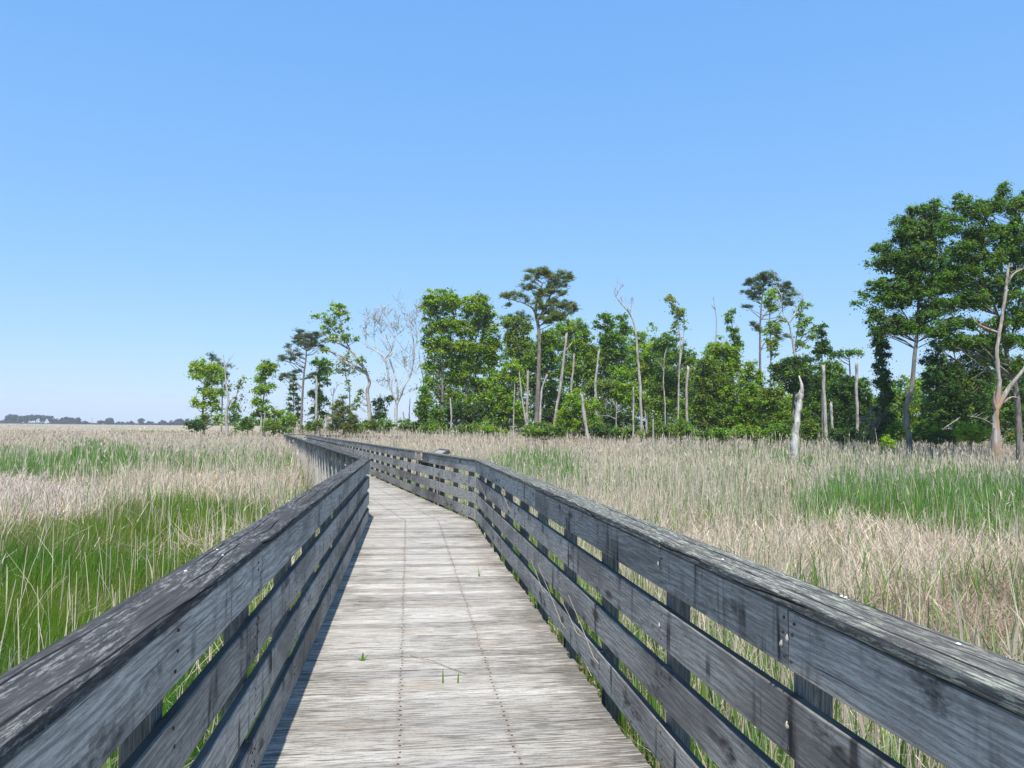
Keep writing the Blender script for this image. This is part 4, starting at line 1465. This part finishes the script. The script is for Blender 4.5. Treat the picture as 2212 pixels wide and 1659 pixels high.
tree('dark green pointed tree with twin tops right of the tall pine', 80, [[(1308, 940), (1308, 800), (1306, 690)], [(1340, 940), (1342, 800), (1345, 700)]], [.2, .2], [(1306, 684, 14, 12), (1296, 700, 16, 8), (1316, 702, 12, 12), (1310, 728, 26, 18), (1332, 745, 30, 22), (1305, 765, 30, 22), (1345, 692, 16, 14), (1352, 712, 14, 10), (1340, 775, 28, 22), (1318, 800, 30, 20)], 'mid', cr=8, group=G2)
tree('shaded dark tree filling the hollow below the yellowish tree', 74, [[(1320, 942), (1320, 890), (1318, 860)]], .16, [(1300, 890, 26, 20), (1335, 895, 28, 22), (1318, 915, 36, 16), (1190, 890, 30, 26), (1165, 905, 24, 20), (1205, 870, 24, 18)], 'dark', lai=.8, group=G2)
tree('fresh yellow-green tree behind the tall dead leaning tree', 82, [[(1398, 940), (1398, 830), (1397, 755)]], .2, [(1397, 758, 28, 20), (1385, 785, 24, 22), (1410, 790, 24, 24), (1398, 820, 34, 24), (1375, 812, 22, 24)], 'fresh', group=G2, extra=[([(1372, 730, 18, 18), (1368, 755, 18, 18)], 'green', .7)])
tree('green tree left of the sparse tall two-stemmed tree', 80, [[(1440, 940), (1440, 820), (1440, 735)]], .18, [(1440, 735, 28, 16), (1425, 750, 18, 14), (1455, 758, 24, 16), (1436, 772, 26, 16), (1490, 765, 20, 14), (1478, 782, 26, 16)], 'mid', group=G2)
tree('olive shaded tree below the sparse tall two-stemmed tree', 72, [[(1440, 942), (1440, 880), (1441, 810)]], .18, [(1441, 806, 28, 26), (1428, 832, 26, 22), (1460, 835, 26, 26), (1480, 815, 18, 22), (1492, 842, 16, 22)], 'olive', lai=.9, group=G2, extra=[([(1425, 860, 36, 26), (1462, 872, 30, 26), (1400, 868, 26, 26), (1375, 858, 26, 24), (1490, 880, 20, 24)], 'green', 1.0)])
tree('sparse tall two-stemmed tree with small tufts of leaves, highest between the dead trees', 68, [[(1464, 940), (1467, 804), (1470, 745), (1464, 695), (1452, 650)], [(1468, 790), (1477, 722), (1477, 668)]], [.15, .10], [(1451, 648, 14, 10), (1446, 640, 7, 5), (1458, 670, 13, 9), (1463, 685, 9, 9), (1476, 672, 10, 12), (1457, 704, 8, 8), (1482, 708, 4, 5), (1474, 690, 8, 6), (1452, 720, 8, 5)], 'pale', dens=.9, lai=.4, cr=7, bark=M_SNAG, group=G2, limb=.9, extra=[([(1455, 668, 12, 10), (1457, 700, 7, 8)], 'green', .5)])
snag('tall bare dead tree leaning left with forked tip above the wood', 60, [(1387, 963), (1383, 844), (1378, 775), (1372, 711), (1361, 678), (1345, 659), (1328, 634), (1333, 612), (1335, 604)], .16, .03, [([(1361, 676), (1365, 655), (1366, 640)], .05, 1), ([(1345, 659), (1340, 640)], .03, 1), ([(1331, 640), (1338, 625), (1346, 618)], .03, 1), ([(1363, 684), (1356, 668), (1354, 650)], .04, 1)])
snag('crooked dead top poking out above the big green mound tree', 72, [(1541, 940), (1542, 800), (1543, 760), (1548, 704), (1545, 668), (1541, 640)], .14, .03, [([(1545, 668), (1538, 661), (1535, 660)], .06)])
tree('thin leafy spire right of the crooked dead top', 75, [[(1597, 940), (1594, 800), (1588, 745), (1583, 715), (1578, 675)]], .12, [(1580, 672, 8, 5), (1571, 683, 6, 5), (1577, 690, 11, 7), (1582, 712, 10, 10), (1586, 730, 12, 9), (1590, 745, 13, 10), (1597, 742, 10, 7)], 'mid', dens=1.0, lai=.7, cr=6.5, group=G2)
tree('big fresh green mound of a tree below the crooked dead top', 68, [[(1566, 942), (1566, 860), (1562, 770)]], .24, [(1545, 752, 24, 13), (1568, 762, 32, 20), (1535, 765, 18, 14), (1590, 785, 20, 22), (1575, 800, 36, 26), (1550, 795, 26, 22)], 'green', group=G2, extra=[([(1565, 762, 28, 16), (1580, 785, 20, 14)], 'fresh', .6)])
tree('olive green leafy tree in front of the big mound, reaching the reeds', 63, [[(1524, 945), (1524, 880), (1525, 800)]], .2, [(1530, 788, 28, 22), (1515, 815, 26, 24), (1540, 830, 34, 28), (1518, 855, 34, 28), (1550, 875, 34, 28), (1525, 905, 38, 22), (1565, 910, 34, 22), (1570, 845, 26, 26)], 'olive', group=G2, extra=[([(1540, 840, 34, 30), (1530, 880, 36, 28), (1560, 890, 34, 28)], 'green', .8)])
tree('green twin-topped tree under the right-hand flat pine', 62, [[(1626, 945), (1626, 880), (1626, 800)]], .18, [(1621, 793, 12, 14), (1612, 812, 14, 12), (1628, 824, 28, 20), (1645, 812, 10, 14), (1612, 855, 34, 26), (1640, 862, 30, 24), (1628, 892, 38, 26), (1600, 898, 28, 24), (1630, 918, 38, 16)], 'green', group=G2)
tree('olive tree between the twin-topped tree and the white snag', 60, [[(1672, 946), (1672, 890), (1670, 840)]], .16, [(1668, 838, 22, 16), (1682, 858, 26, 18), (1660, 868, 24, 20), (1682, 890, 28, 24), (1664, 912, 34, 18), (1695, 915, 24, 16)], 'olive', group=G2, extra=[([(1665, 862, 24, 18), (1680, 895, 26, 22)], 'green', .8)])
tree('tall slim pine with flat dark crown right of the crooked dead top', 78, [[(1642, 940), (1642, 807), (1642, 727), (1644, 669), (1650, 615)], [(1642, 760), (1652, 740), (1672, 728), (1700, 720)], [(1644, 690), (1672, 655), (1700, 632)]], [.26, .12, .12],
     [(1641, 598, 22, 8), (1655, 597, 18, 8), (1621, 609, 18, 7), (1662, 604, 18, 8), (1691, 613, 16, 7), (1705, 622, 12, 6), (1714, 632, 10, 6), (1609, 634, 12, 4), (1644, 622, 24, 9), (1630, 632, 16, 7), (1703, 642, 16, 7), (1690, 630, 12, 7), (1632, 643, 12, 6), (1615, 664, 12, 3.5), (1700, 657, 15, 6), (1632, 705, 8, 9), (1640, 715, 7, 7), (1690, 728, 16, 6), (1676, 720, 14, 5)], 'oldpine', 'pine', 1.3, .95, 7.5, name='pine_tree', group=G2, limb=.75)
tree('light green tree growing up through the right side of the slim pine', 72, [[(1665, 942), (1665, 836), (1665, 745), (1663, 692), (1662, 640)]], .14, [(1662, 637, 12, 20), (1655, 655, 10, 8), (1668, 663, 14, 11), (1671, 704, 18, 11), (1660, 716, 11, 9), (1666, 742, 20, 13), (1672, 763, 10, 8), (1685, 690, 10, 8)], 'green', dens=.9, lai=.65, cr=7.5, group=G2, limb=.9, extra=[([(1662, 640, 10, 16), (1671, 702, 14, 8)], 'fresh', .5)])
snag('pale dead tree forking into a wide V right of the slim pine', 66, [(1722, 940), (1719, 800), (1717, 771), (1710, 722), (1704, 697)], .17, .10, [([(1704, 698), (1715, 681), (1726, 663), (1735, 645), (1737, 625)], .08, 1), ([(1704, 698), (1697, 686), (1693, 669), (1684, 640), (1679, 619), (1672, 590)], .07, 1), ([(1704, 698), (1695, 691), (1684, 690)], .04, 1)])
tree('open leafy tree right of the wide V dead tree', 69, [[(1724, 942), (1718, 768), (1722, 720), (1730, 675)], [(1718, 760), (1735, 720), (1745, 690)]], [.12, .08], [(1738, 660, 13, 9), (1728, 674, 14, 9), (1741, 689, 15, 10), (1732, 704, 15, 9), (1750, 725, 12, 9), (1734, 745, 18, 9), (1725, 720, 10, 8), (1755, 708, 8, 7)], 'green', dens=.8, lai=.6, cr=7.5, group=G2, limb=.9)
tree('dark slim spire of a tree above the right part of the wood', 64, [[(1776, 942), (1776, 800), (1774, 700)]], .14, [(1776, 703, 8, 5), (1768, 712, 6, 4), (1773, 722, 9, 8), (1776, 742, 14, 10), (1785, 757, 14, 11), (1768, 760, 12, 9)], 'dark', dens=1.2, cr=6.5, group=G2)
tree('dark layered spreading tree behind the white snag', 61, [[(1712, 945), (1714, 860), (1716, 785)]], .22, [(1709, 781, 32, 8), (1690, 794, 30, 8), (1740, 776, 28, 9), (1715, 800, 48, 11), (1752, 797, 24, 12), (1728, 816, 46, 12), (1690, 815, 24, 9), (1742, 832, 36, 14), (1705, 836, 22, 10)], 'dark', dens=1.3, group=G2, extra=[([(1712, 786, 40, 10), (1725, 806, 46, 10)], 'green', .6)])
tree('mid green tree right of the dark layered tree', 66, [[(1792, 945), (1792, 860), (1795, 790)]], .16, [(1792, 784, 22, 14), (1802, 804, 24, 18), (1778, 800, 14, 14), (1786, 832, 34, 24), (1760, 848, 26, 20), (1756, 888, 36, 30), (1790, 870, 28, 26), (1770, 915, 36, 18)], 'mid', group=G2, extra=[([(1795, 800, 22, 16), (1785, 835, 26, 16), (1760, 870, 28, 20)], 'green', .6)])
tree('shadowy tree with a long level leafy branch left of the vine column', 58, [[(1838, 946), (1838, 880), (1836, 800), (1834, 770)]], .16, [(1830, 763, 30, 5), (1810, 768, 14, 5), (1855, 758, 12, 5), (1826, 820, 15, 12), (1814, 834, 26, 18), (1843, 833, 30, 20), (1815, 875, 32, 28), (1850, 865, 34, 28), (1830, 905, 40, 22), (1868, 895, 26, 22)], 'dark', group=G3, extra=[([(1830, 763, 28, 5), (1840, 825, 28, 14), (1815, 850, 24, 16)], 'mid', .7)])
tree('dark vine-wrapped trunk column left of the great right-hand tree', 50, [[(1910, 950), (1908, 850), (1903, 720)]], .26, [(1899, 714, 22, 11), (1890, 726, 14, 8), (1904, 738, 20, 10), (1910, 752, 14, 8), (1907, 766, 18, 11), (1899, 788, 14, 12), (1906, 808, 16, 12), (1907, 828, 18, 14), (1916, 846, 16, 10), (1911, 866, 18, 15), (1902, 886, 16, 12), (1914, 905, 24, 17), (1900, 925, 26, 12)], 'dark', dens=1.2, lai=.9, cr=7.5, group=G3, name='vine_covered_tree', extra=[([(1900, 735, 18, 10), (1907, 830, 15, 14)], 'mid', .6)])
# --- the great trees on the right
tree('great spreading broadleaf tree, left one of the tall pair at the right edge', 45, [[(1965, 960), (1957, 886), (1969, 839), (1975, 776), (1981, 722), (1985, 640), (1990, 560)], [(1981, 722), (1955, 680), (1925, 640), (1900, 620)], [(1985, 640), (1960, 570), (1950, 500)], [(1983, 680), (2020, 620), (2035, 540)]], [.29, .07, .09, .08],
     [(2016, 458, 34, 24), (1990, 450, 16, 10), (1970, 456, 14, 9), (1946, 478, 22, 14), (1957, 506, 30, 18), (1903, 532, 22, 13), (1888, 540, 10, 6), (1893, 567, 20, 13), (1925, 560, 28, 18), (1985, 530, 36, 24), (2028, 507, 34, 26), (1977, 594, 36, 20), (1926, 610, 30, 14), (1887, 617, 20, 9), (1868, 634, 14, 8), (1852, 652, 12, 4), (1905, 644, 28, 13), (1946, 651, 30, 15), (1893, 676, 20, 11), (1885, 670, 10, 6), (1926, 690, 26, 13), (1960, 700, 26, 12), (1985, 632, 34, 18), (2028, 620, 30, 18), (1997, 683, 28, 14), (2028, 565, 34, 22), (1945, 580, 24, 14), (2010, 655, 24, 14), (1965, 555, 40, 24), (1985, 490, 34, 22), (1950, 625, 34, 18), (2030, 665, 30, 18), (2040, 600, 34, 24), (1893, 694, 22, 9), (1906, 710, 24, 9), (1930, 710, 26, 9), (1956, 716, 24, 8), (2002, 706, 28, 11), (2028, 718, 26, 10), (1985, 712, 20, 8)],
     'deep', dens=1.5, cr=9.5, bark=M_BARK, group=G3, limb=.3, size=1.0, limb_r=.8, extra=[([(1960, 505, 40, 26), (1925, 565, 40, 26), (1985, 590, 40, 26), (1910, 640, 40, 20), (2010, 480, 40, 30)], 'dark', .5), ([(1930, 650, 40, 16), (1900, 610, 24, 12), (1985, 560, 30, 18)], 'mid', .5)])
tree('great dense broadleaf tree at the right margin, tallest of all', 39.2, [[(2202, 950), (2196, 850), (2172, 749), (2165, 620), (2161, 495)], [(2170, 720), (2140, 640), (2110, 560), (2090, 480)], [(2175, 780), (2120, 720), (2070, 690), (2035, 690)], [(2165, 620), (2190, 540), (2205, 470)], [(2175, 760), (2195, 690), (2205, 620)]], [.27, .12, .10, .11, .11],
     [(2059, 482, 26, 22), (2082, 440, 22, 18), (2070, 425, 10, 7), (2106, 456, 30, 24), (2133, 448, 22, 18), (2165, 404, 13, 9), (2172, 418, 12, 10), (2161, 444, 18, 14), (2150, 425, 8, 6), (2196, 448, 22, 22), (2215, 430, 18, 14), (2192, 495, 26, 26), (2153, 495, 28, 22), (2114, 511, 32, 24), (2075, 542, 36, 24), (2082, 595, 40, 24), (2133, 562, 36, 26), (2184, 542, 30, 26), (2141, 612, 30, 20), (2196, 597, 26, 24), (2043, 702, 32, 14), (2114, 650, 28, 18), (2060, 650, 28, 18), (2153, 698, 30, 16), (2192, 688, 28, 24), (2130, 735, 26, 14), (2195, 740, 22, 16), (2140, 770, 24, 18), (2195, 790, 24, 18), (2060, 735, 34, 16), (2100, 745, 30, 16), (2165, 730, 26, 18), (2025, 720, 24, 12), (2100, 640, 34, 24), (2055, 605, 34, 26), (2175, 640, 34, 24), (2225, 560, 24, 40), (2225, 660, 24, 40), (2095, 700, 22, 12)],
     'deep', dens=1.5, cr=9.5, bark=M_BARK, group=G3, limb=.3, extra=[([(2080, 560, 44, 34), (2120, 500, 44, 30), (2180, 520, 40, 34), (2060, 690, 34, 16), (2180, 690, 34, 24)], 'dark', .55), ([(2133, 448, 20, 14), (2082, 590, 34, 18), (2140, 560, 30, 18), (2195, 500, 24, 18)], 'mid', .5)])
tree('dark tree with yellowish lower leaves below the two great trees', 47, [[(2062, 955), (2062, 880), (2060, 790)], [(2095, 955), (2080, 850), (2060, 760), (2048, 720)]], [.16, .12], [(2043, 786, 32, 20), (2028, 815, 32, 22), (2075, 804, 34, 24), (2051, 855, 46, 28), (2082, 886, 46, 28), (2114, 825, 28, 28), (2028, 886, 36, 30), (2060, 915, 46, 20), (2105, 770, 26, 20), (2022, 770, 20, 10), (2130, 800, 26, 26), (2120, 870, 30, 30), (2130, 920, 30, 20), (2070, 745, 36, 14), (2040, 835, 40, 30), (2032, 748, 30, 14), (2005, 778, 18, 12), (2100, 735, 30, 16), (2140, 755, 26, 20)], 'dark', lai=.9, group=G3, extra=[([(2080, 820, 36, 26), (2090, 870, 34, 26), (2055, 850, 30, 20)], 'olive', .55)])
tree('dark understorey tree at the right margin behind the peeling snag', 54, [[(2200, 950), (2198, 850), (2196, 769)]], .24, [(2184, 806, 22, 30), (2205, 790, 18, 24), (2192, 860, 26, 30), (2176, 902, 28, 20), (2210, 905, 24, 24), (2140, 895, 22, 22), (2222, 840, 20, 30)], 'dark', group=G3, extra=[([(2185, 880, 28, 26), (2160, 850, 12, 26)], 'mid', .7)])
snag('thick peeling pale dead tree forking to the right at the picture edge', 38.5, [(2153, 990), (2151, 925), (2153, 882), (2159, 827), (2153, 761), (2163, 690), (2172, 632), (2178, 573)], .25, .07,
     [([(2153, 884), (2176, 839), (2200, 800), (2226, 758)], .15), ([(2160, 720), (2129, 706), (2115, 692), (2104, 680)], .07, 1), ([(2172, 620), (2186, 593), (2211, 581), (2230, 574)], .05, 1), ([(2152, 890), (2142, 868), (2140, 846)], .10), ([(2166, 870), (2185, 858), (2196, 862)], .06, 1), ([(2150, 920), (2120, 905), (2095, 898)], .03, 1)], M_SNAGTAN, sides=11, pw=2.6)
snag('thick white barkless snag with pointed top standing in the reeds before the wood', 38, [(1716, 990), (1717, 950), (1722, 906), (1727, 868), (1731, 846)], .20, .12, [([(1730, 860), (1731.5, 834), (1731.5, 811)], .12), ([(1724, 884), (1720, 868), (1721, 858)], .05)], M_SNAGWHITE, sides=11)
snag('grey barkless column right of the thick white snag', 57, [(1784, 945), (1783, 918), (1780, 856), (1779, 790)], .20, .15)
snag('shorter pale trunk just right of the grey barkless column', 55, [(1798, 958), (1797, 910), (1795, 872)], .14, .12)
snag('pale orange-stained dead trunk standing left of the olive leafy tree', 61, [(1487, 945), (1485, 927), (1483, 856), (1484, 825), (1487, 795)], .13, .15, mat=M_SNAGTAN)
snag('thin crooked grey dead stem in the shade left of the two-stemmed tree', 66, [(1437, 940), (1436, 868), (1433, 830), (1435, 774), (1440, 755)], .08, .05, [([(1434, 806), (1428, 790), (1420, 780)], .04)])
snag('small pale stump in the reeds right of the tall dead leaning tree', 58, [(1411, 958), (1411, 930), (1411, 905)], .13, .06)
snag('thin white dead stem beside the foot of the tall dead leaning tree', 59, [(1396, 958), (1396, 920), (1393, 890)], .08, .06)
snag('vine-hung pale trunk in the shadows right of the short pale trunk', 55, [(1851, 965), (1852, 900), (1850, 840), (1851, 782)], .15, .13)
snag('white woodpecker-bored snag leaning left at the front of the wood', 60, [(1271, 952), (1262, 900), (1259, 870), (1257, 850)], .18, .14)
snag('straight slim white dead pole between the bored snag and the tall dead tree', 61, [(1368, 955), (1368, 900), (1368, 836)], .11, .08)
snag('tall reddish brown leaning snag with a side fork right of the tall pine', 67, [(1197, 945), (1199, 905), (1209, 844), (1217, 783), (1224, 722)], .21, .13, [([(1221, 758), (1230, 748), (1237, 738)], .08)], M_SNAGTAN)
snag('pale broken pole with orange scars right of the brown leaning snag', 69, [(1234, 942), (1234, 836), (1238, 803), (1240, 766)], .13, .11, mat=M_SNAGTAN)
snag('bent grey dead trunk half hidden in leaves left of the twin-topped dark tree', 69, [(1290, 942), (1286, 850), (1287, 820), (1291, 785), (1294, 757)], .17, .12)
snag('white slanting trunk, left leg of the forked pair left of the tall pine', 69, [(1139, 942), (1136, 911), (1127, 858), (1122, 807)], .14, .08)
snag('brownish upright trunk, right leg of the forked pair left of the tall pine', 69, [(1141, 942), (1138, 900), (1140, 840), (1140, 803)], .16, .14, mat=M_SNAGTAN)
snag('white slanting stub touching the right side of the tall pine trunk', 68, [(1166, 925), (1168, 872), (1171, 839), (1181, 811)], .15, .10)
snag('very thin white stem beside the dense green tree left of the tall pine', 66, [(1109, 950), (1110, 880), (1112, 830)], .08, .05)
snag('pale slim trunk under the light green maples', 70, [(973, 950), (975, 900), (973, 860)], .13, .08)
snag('grey dead bush tree with level bare branches before the dark hollow', 62, [(1331, 950), (1331, 900), (1332, 870)], .07, .04, [([(1331, 905), (1312, 898), (1292, 899)], .03, 1), ([(1331, 892), (1350, 884), (1372, 878)], .03, 1), ([(1331, 880), (1322, 862)], .02, 1)])
snag('leafless grey thicket of twigs left of the vine column foot', 49, [(1888, 955), (1888, 930), (1886, 912)], .05, .03, [([(1888, 945), (1870, 925), (1858, 905)], .03, 2), ([(1888, 940), (1900, 918), (1908, 895)], .03, 2), ([(1887, 930), (1880, 905), (1884, 885)], .03, 2)], M_BARK)
snag('bleached fallen limb slanting out of the reeds below the great left tree', 46, [(2010, 945), (2040, 925), (2068, 905)], .05, .02, [([(2035, 928), (2050, 926), (2066, 930)], .02, 1)])

# --- shrubs along the foot of the wood
SHR = [
    (535, 84, [(535, 912, 22, 12), (520, 918, 16, 9)], 'mid', 'low green shrub between the maple and the alone tiered tree'),
    (590, 80, [(590, 922, 26, 9), (608, 926, 20, 8)], 'olive', 'olive shrub low behind the twin stumps'),
    (425, 86, [(418, 915, 16, 9), (430, 920, 18, 8)], 'dark', 'dark bush at the very left foot of the leftmost maple'),
    (665, 78, [(668, 920, 20, 9), (690, 915, 16, 8)], 'olive', 'grey olive shrub between the flat pine and the young pine'),
    (785, 74, [(783, 922, 18, 10), (800, 918, 20, 12), (775, 928, 16, 8)], 'olive', 'reedy olive shrub around the foot of the leaning trunk'),
    (838, 74, [(835, 918, 20, 12), (820, 924, 20, 9)], 'mid', 'green shrub left of the bare tree foot'),
    (880, 72, [(878, 915, 22, 13), (895, 922, 18, 10)], 'olive', 'olive shrub right of the bare tree foot'),
    (945, 68, [(940, 922, 26, 12), (925, 928, 20, 9)], 'mid', 'green shrub before the left flank of the main wood'),
    (1000, 67, [(998, 928, 28, 10), (1020, 925, 22, 11)], 'mid', 'leafy shrub below the second light green maple'),
    (1060, 66, [(1058, 925, 26, 14), (1080, 930, 20, 10)], 'green', 'bright shrub at the foot of the slender green maple'),
    (1175, 60, [(1172, 926, 34, 14), (1150, 932, 26, 11), (1200, 930, 26, 12)], 'mid', 'wide rounded green bush at the foot of the tall pine'),
    (1300, 62, [(1300, 928, 28, 14), (1322, 934, 22, 10)], 'dark', 'dark bush beside the bored white snag'),
    (1355, 62, [(1352, 930, 28, 13), (1340, 936, 22, 9)], 'olive', 'grey twiggy shrub left of the slim white pole'),
    (1425, 59, [(1425, 925, 26, 16), (1405, 934, 22, 10), (1445, 930, 22, 13)], 'olive', 'olive shrub behind the small pale stump'),
    (1470, 60, [(1470, 922, 24, 18), (1490, 932, 22, 12)], 'mid', 'green shrub at the foot of the sparse two-stemmed tree'),
    (1560, 57, [(1558, 935, 34, 12), (1530, 938, 26, 10)], 'mid', 'low green shrub below the olive leafy tree'),
    (1610, 56, [(1610, 930, 30, 15), (1640, 935, 26, 12)], 'green', 'leafy shrub below the green twin-topped tree'),
    (1690, 54, [(1688, 932, 26, 18), (1670, 940, 26, 12)], 'mid', 'green shrub behind the left side of the white snag'),
    (1745, 54, [(1745, 925, 22, 22), (1755, 940, 26, 14)], 'olive', 'twiggy olive shrub just right of the white snag'),
    (1820, 53, [(1820, 938, 28, 16), (1840, 945, 22, 12)], 'dark', 'dark shrub between the short pale trunk and the vine-hung trunk'),
    (1875, 50, [(1872, 942, 24, 14), (1890, 950, 26, 11)], 'olive', 'dull brown-green shrub under the vine column'),
    (1935, 48, [(1938, 930, 22, 18), (1928, 945, 24, 13)], 'mid', 'green shrub between the vine column and the great left trunk'),
    (1995, 46, [(1996, 925, 28, 18), (2015, 938, 24, 14), (1985, 942, 24, 12)], 'mid', 'rounded green shrub right of the great left trunk'),
    (2098, 42, [(2098, 928, 32, 14), (2085, 942, 28, 12), (2118, 938, 22, 14)], 'fresh', 'bright green bush left of the peeling dead tree foot'),
    (2050, 45, [(2050, 940, 30, 14), (2030, 948, 24, 10)], 'dark', 'dark shrub under the dark tree with yellowish leaves'),
    (2200, 42, [(2195, 942, 24, 14), (2215, 935, 20, 20)], 'olive', 'olive shrub right of the peeling dead tree foot'),
    (1915, 42, [(1918, 955, 9, 16)], 'fresh', 'small bright sapling in the reeds before the vine column'),
]
for x, d, bl, ck, lab in SHR:
    tree(lab, d, [[(x, 950), (x, bl[0][1] + 4), (x, bl[0][1] - 4)]], .05, bl, ck, 'broad', 1.2, .9, 8, M_BARK, 'shrub', 'shrub', 'shrubs along the foot of the wood', .5, parts=('stem', 'foliage'))

# --- the wood behind, one dark mass of trees seen through the gaps
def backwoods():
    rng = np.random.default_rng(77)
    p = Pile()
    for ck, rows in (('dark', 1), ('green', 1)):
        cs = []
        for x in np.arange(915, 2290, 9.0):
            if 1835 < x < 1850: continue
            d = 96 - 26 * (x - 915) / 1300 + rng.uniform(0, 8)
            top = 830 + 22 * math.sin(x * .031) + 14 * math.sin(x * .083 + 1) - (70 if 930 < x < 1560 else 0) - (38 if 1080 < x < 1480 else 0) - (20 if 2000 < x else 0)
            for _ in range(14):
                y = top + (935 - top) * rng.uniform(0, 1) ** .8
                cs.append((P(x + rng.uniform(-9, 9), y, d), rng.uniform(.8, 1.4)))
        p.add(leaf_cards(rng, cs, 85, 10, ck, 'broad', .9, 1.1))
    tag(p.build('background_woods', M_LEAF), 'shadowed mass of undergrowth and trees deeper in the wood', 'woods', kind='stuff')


backwoods()

# --- far tree line across the water
FAR = [(20, 903, 7, 6, 'rounded dark tree, leftmost of the far tree line'), (32, 903, 5, 7, 'upright dark tree touching the leftmost round tree of the far line'), (45, 905, 7, 5, 'low rounded tree before the taller far clump'),
       (58, 902, 7, 7, 'tall dark tree left of the flat-topped far pine'), (77, 900, 11, 5, 'flat-topped broad pine, widest of the far line'), (95, 901, 8, 5, 'flat-topped pine right of the widest one in the far line'),
       (110, 902, 5, 4, 'slim pine at the right end of the tall far clump'), (122, 910, 8, 4, 'low bush-like tree right of the tall far clump'), (140, 908, 9, 5, 'rounded broad tree standing after the first gap of the far line'),
       (155, 909, 6, 5, 'round tree against the broad one in the far line'), (168, 909, 6, 5, 'small round tree third after the first gap of the far line'), (181, 913, 7, 3, 'low flattened tree before the thin mast'),
       (220, 912, 6, 4, 'small round tree right of the thin mast'), (237, 909, 7, 6, 'tallest round tree between the mast and the lone far pine'), (255, 915, 4, 2.5, 'tiny bush between two far trees'),
       (264, 915, 4, 2.5, 'tiny round bush after the tallest middle tree'), (281, 914, 7, 3.5, 'low dark tree left of the lone far pine'), (306, 907, 5, 4, 'lone mushroom-shaped far pine'), (323, 915, 8, 3, 'pale low tree right of the lone far pine'),
       (352, 914, 8, 5, 'rounded bluish tree far off in the middle of the hazy end'), (371, 915, 8, 4, 'low hazy tree near the right end of the far line'), (388, 912, 9, 6, 'rounded hazy tree left of the last far tree'),
       (407, 912, 8, 6, 'last hazy tree of the far line beside the bright maple'), (8, 911, 7, 3, 'low bush at the left margin of the far line')]
for x, y, rx, ry, lab in FAR:
    flat = 'flat-topped' in lab or 'mushroom' in lab or 'slim pine' in lab
    bl = [(x, y, rx, ry if not flat else ry * .55)] + ([(x, 914, rx * .5, 2.5)] if flat and 'mushroom' in lab else []) + ([(x - rx * .4, y + 5, rx * .6, 2.5)] if flat else [(x, y + ry * .8, rx * 1.1, 2)])
    tree(lab, 900, [[(x, 917), (x, y + ry), (x, y)]], .5, bl, 'far', 'broad', 1.6, .55, 3.2, M_BARK, 'far tree', 'distant_tree', 'far tree line across the water', .2, 1.0)
V, F = [], []
q = P(199, 917, 880)
tube(V, F, [Vector((q.x, q.y, GROUND)), P(199, 902, 880)], [.35, .22], 5)
tag(link('mast', mesh_np('mast', V, F), M_BARK), 'thin mast rising from the far tree line', 'mast')


def far_scrub():
    rng = np.random.default_rng(5)
    cs = [(P(x, 915.5 + .010 * x * .3 + rng.uniform(-1.2, .8), 950), rng.uniform(.7, 1.3)) for x in np.arange(-40, 640, 3.0)]
    tag(link('far_scrub', mesh_np('far_scrub', *leaf_cards(rng, cs, 950, 2.6, 'far', 'broad', .6, 1.0)), M_LEAF), 'low dark scrub line along the far shore', 'scrub', kind='stuff')


far_scrub()


# ------------------------------------------------------------------ the air: faint maritime haze
def haze():
    x0, x1, y0, y1, z0, z1 = -1100, 900, -40, 1150, GROUND - 1.2, 26
    v = [(x, y, z) for z in (z0, z1) for y in (y0, y1) for x in (x0, x1)]
    f = [(0, 2, 3, 1), (4, 5, 7, 6), (0, 1, 5, 4), (2, 6, 7, 3), (0, 4, 6, 2), (1, 3, 7, 5)]
    me = bpy.data.meshes.new('haze'); me.from_pydata(v, [], f)
    m = bpy.data.materials.new('thin_haze'); m.use_nodes = True
    t = m.node_tree
    t.nodes.remove(t.nodes['Principled BSDF'])
    pv = t.nodes.new('ShaderNodeVolumePrincipled')
    pv.inputs['Color'].default_value = (.86, .92, 1.0, 1)
    pv.inputs['Density'].default_value = .00030
    pv.inputs['Anisotropy'].default_value = .0
    t.links.new(pv.outputs[0], t.nodes['Material Output'].inputs['Volume'])
    tag(link('haze', me, m), 'thin blue haze in the air over the marsh', kind='stuff')


haze()
scene.cycles.volume_bounces = 0
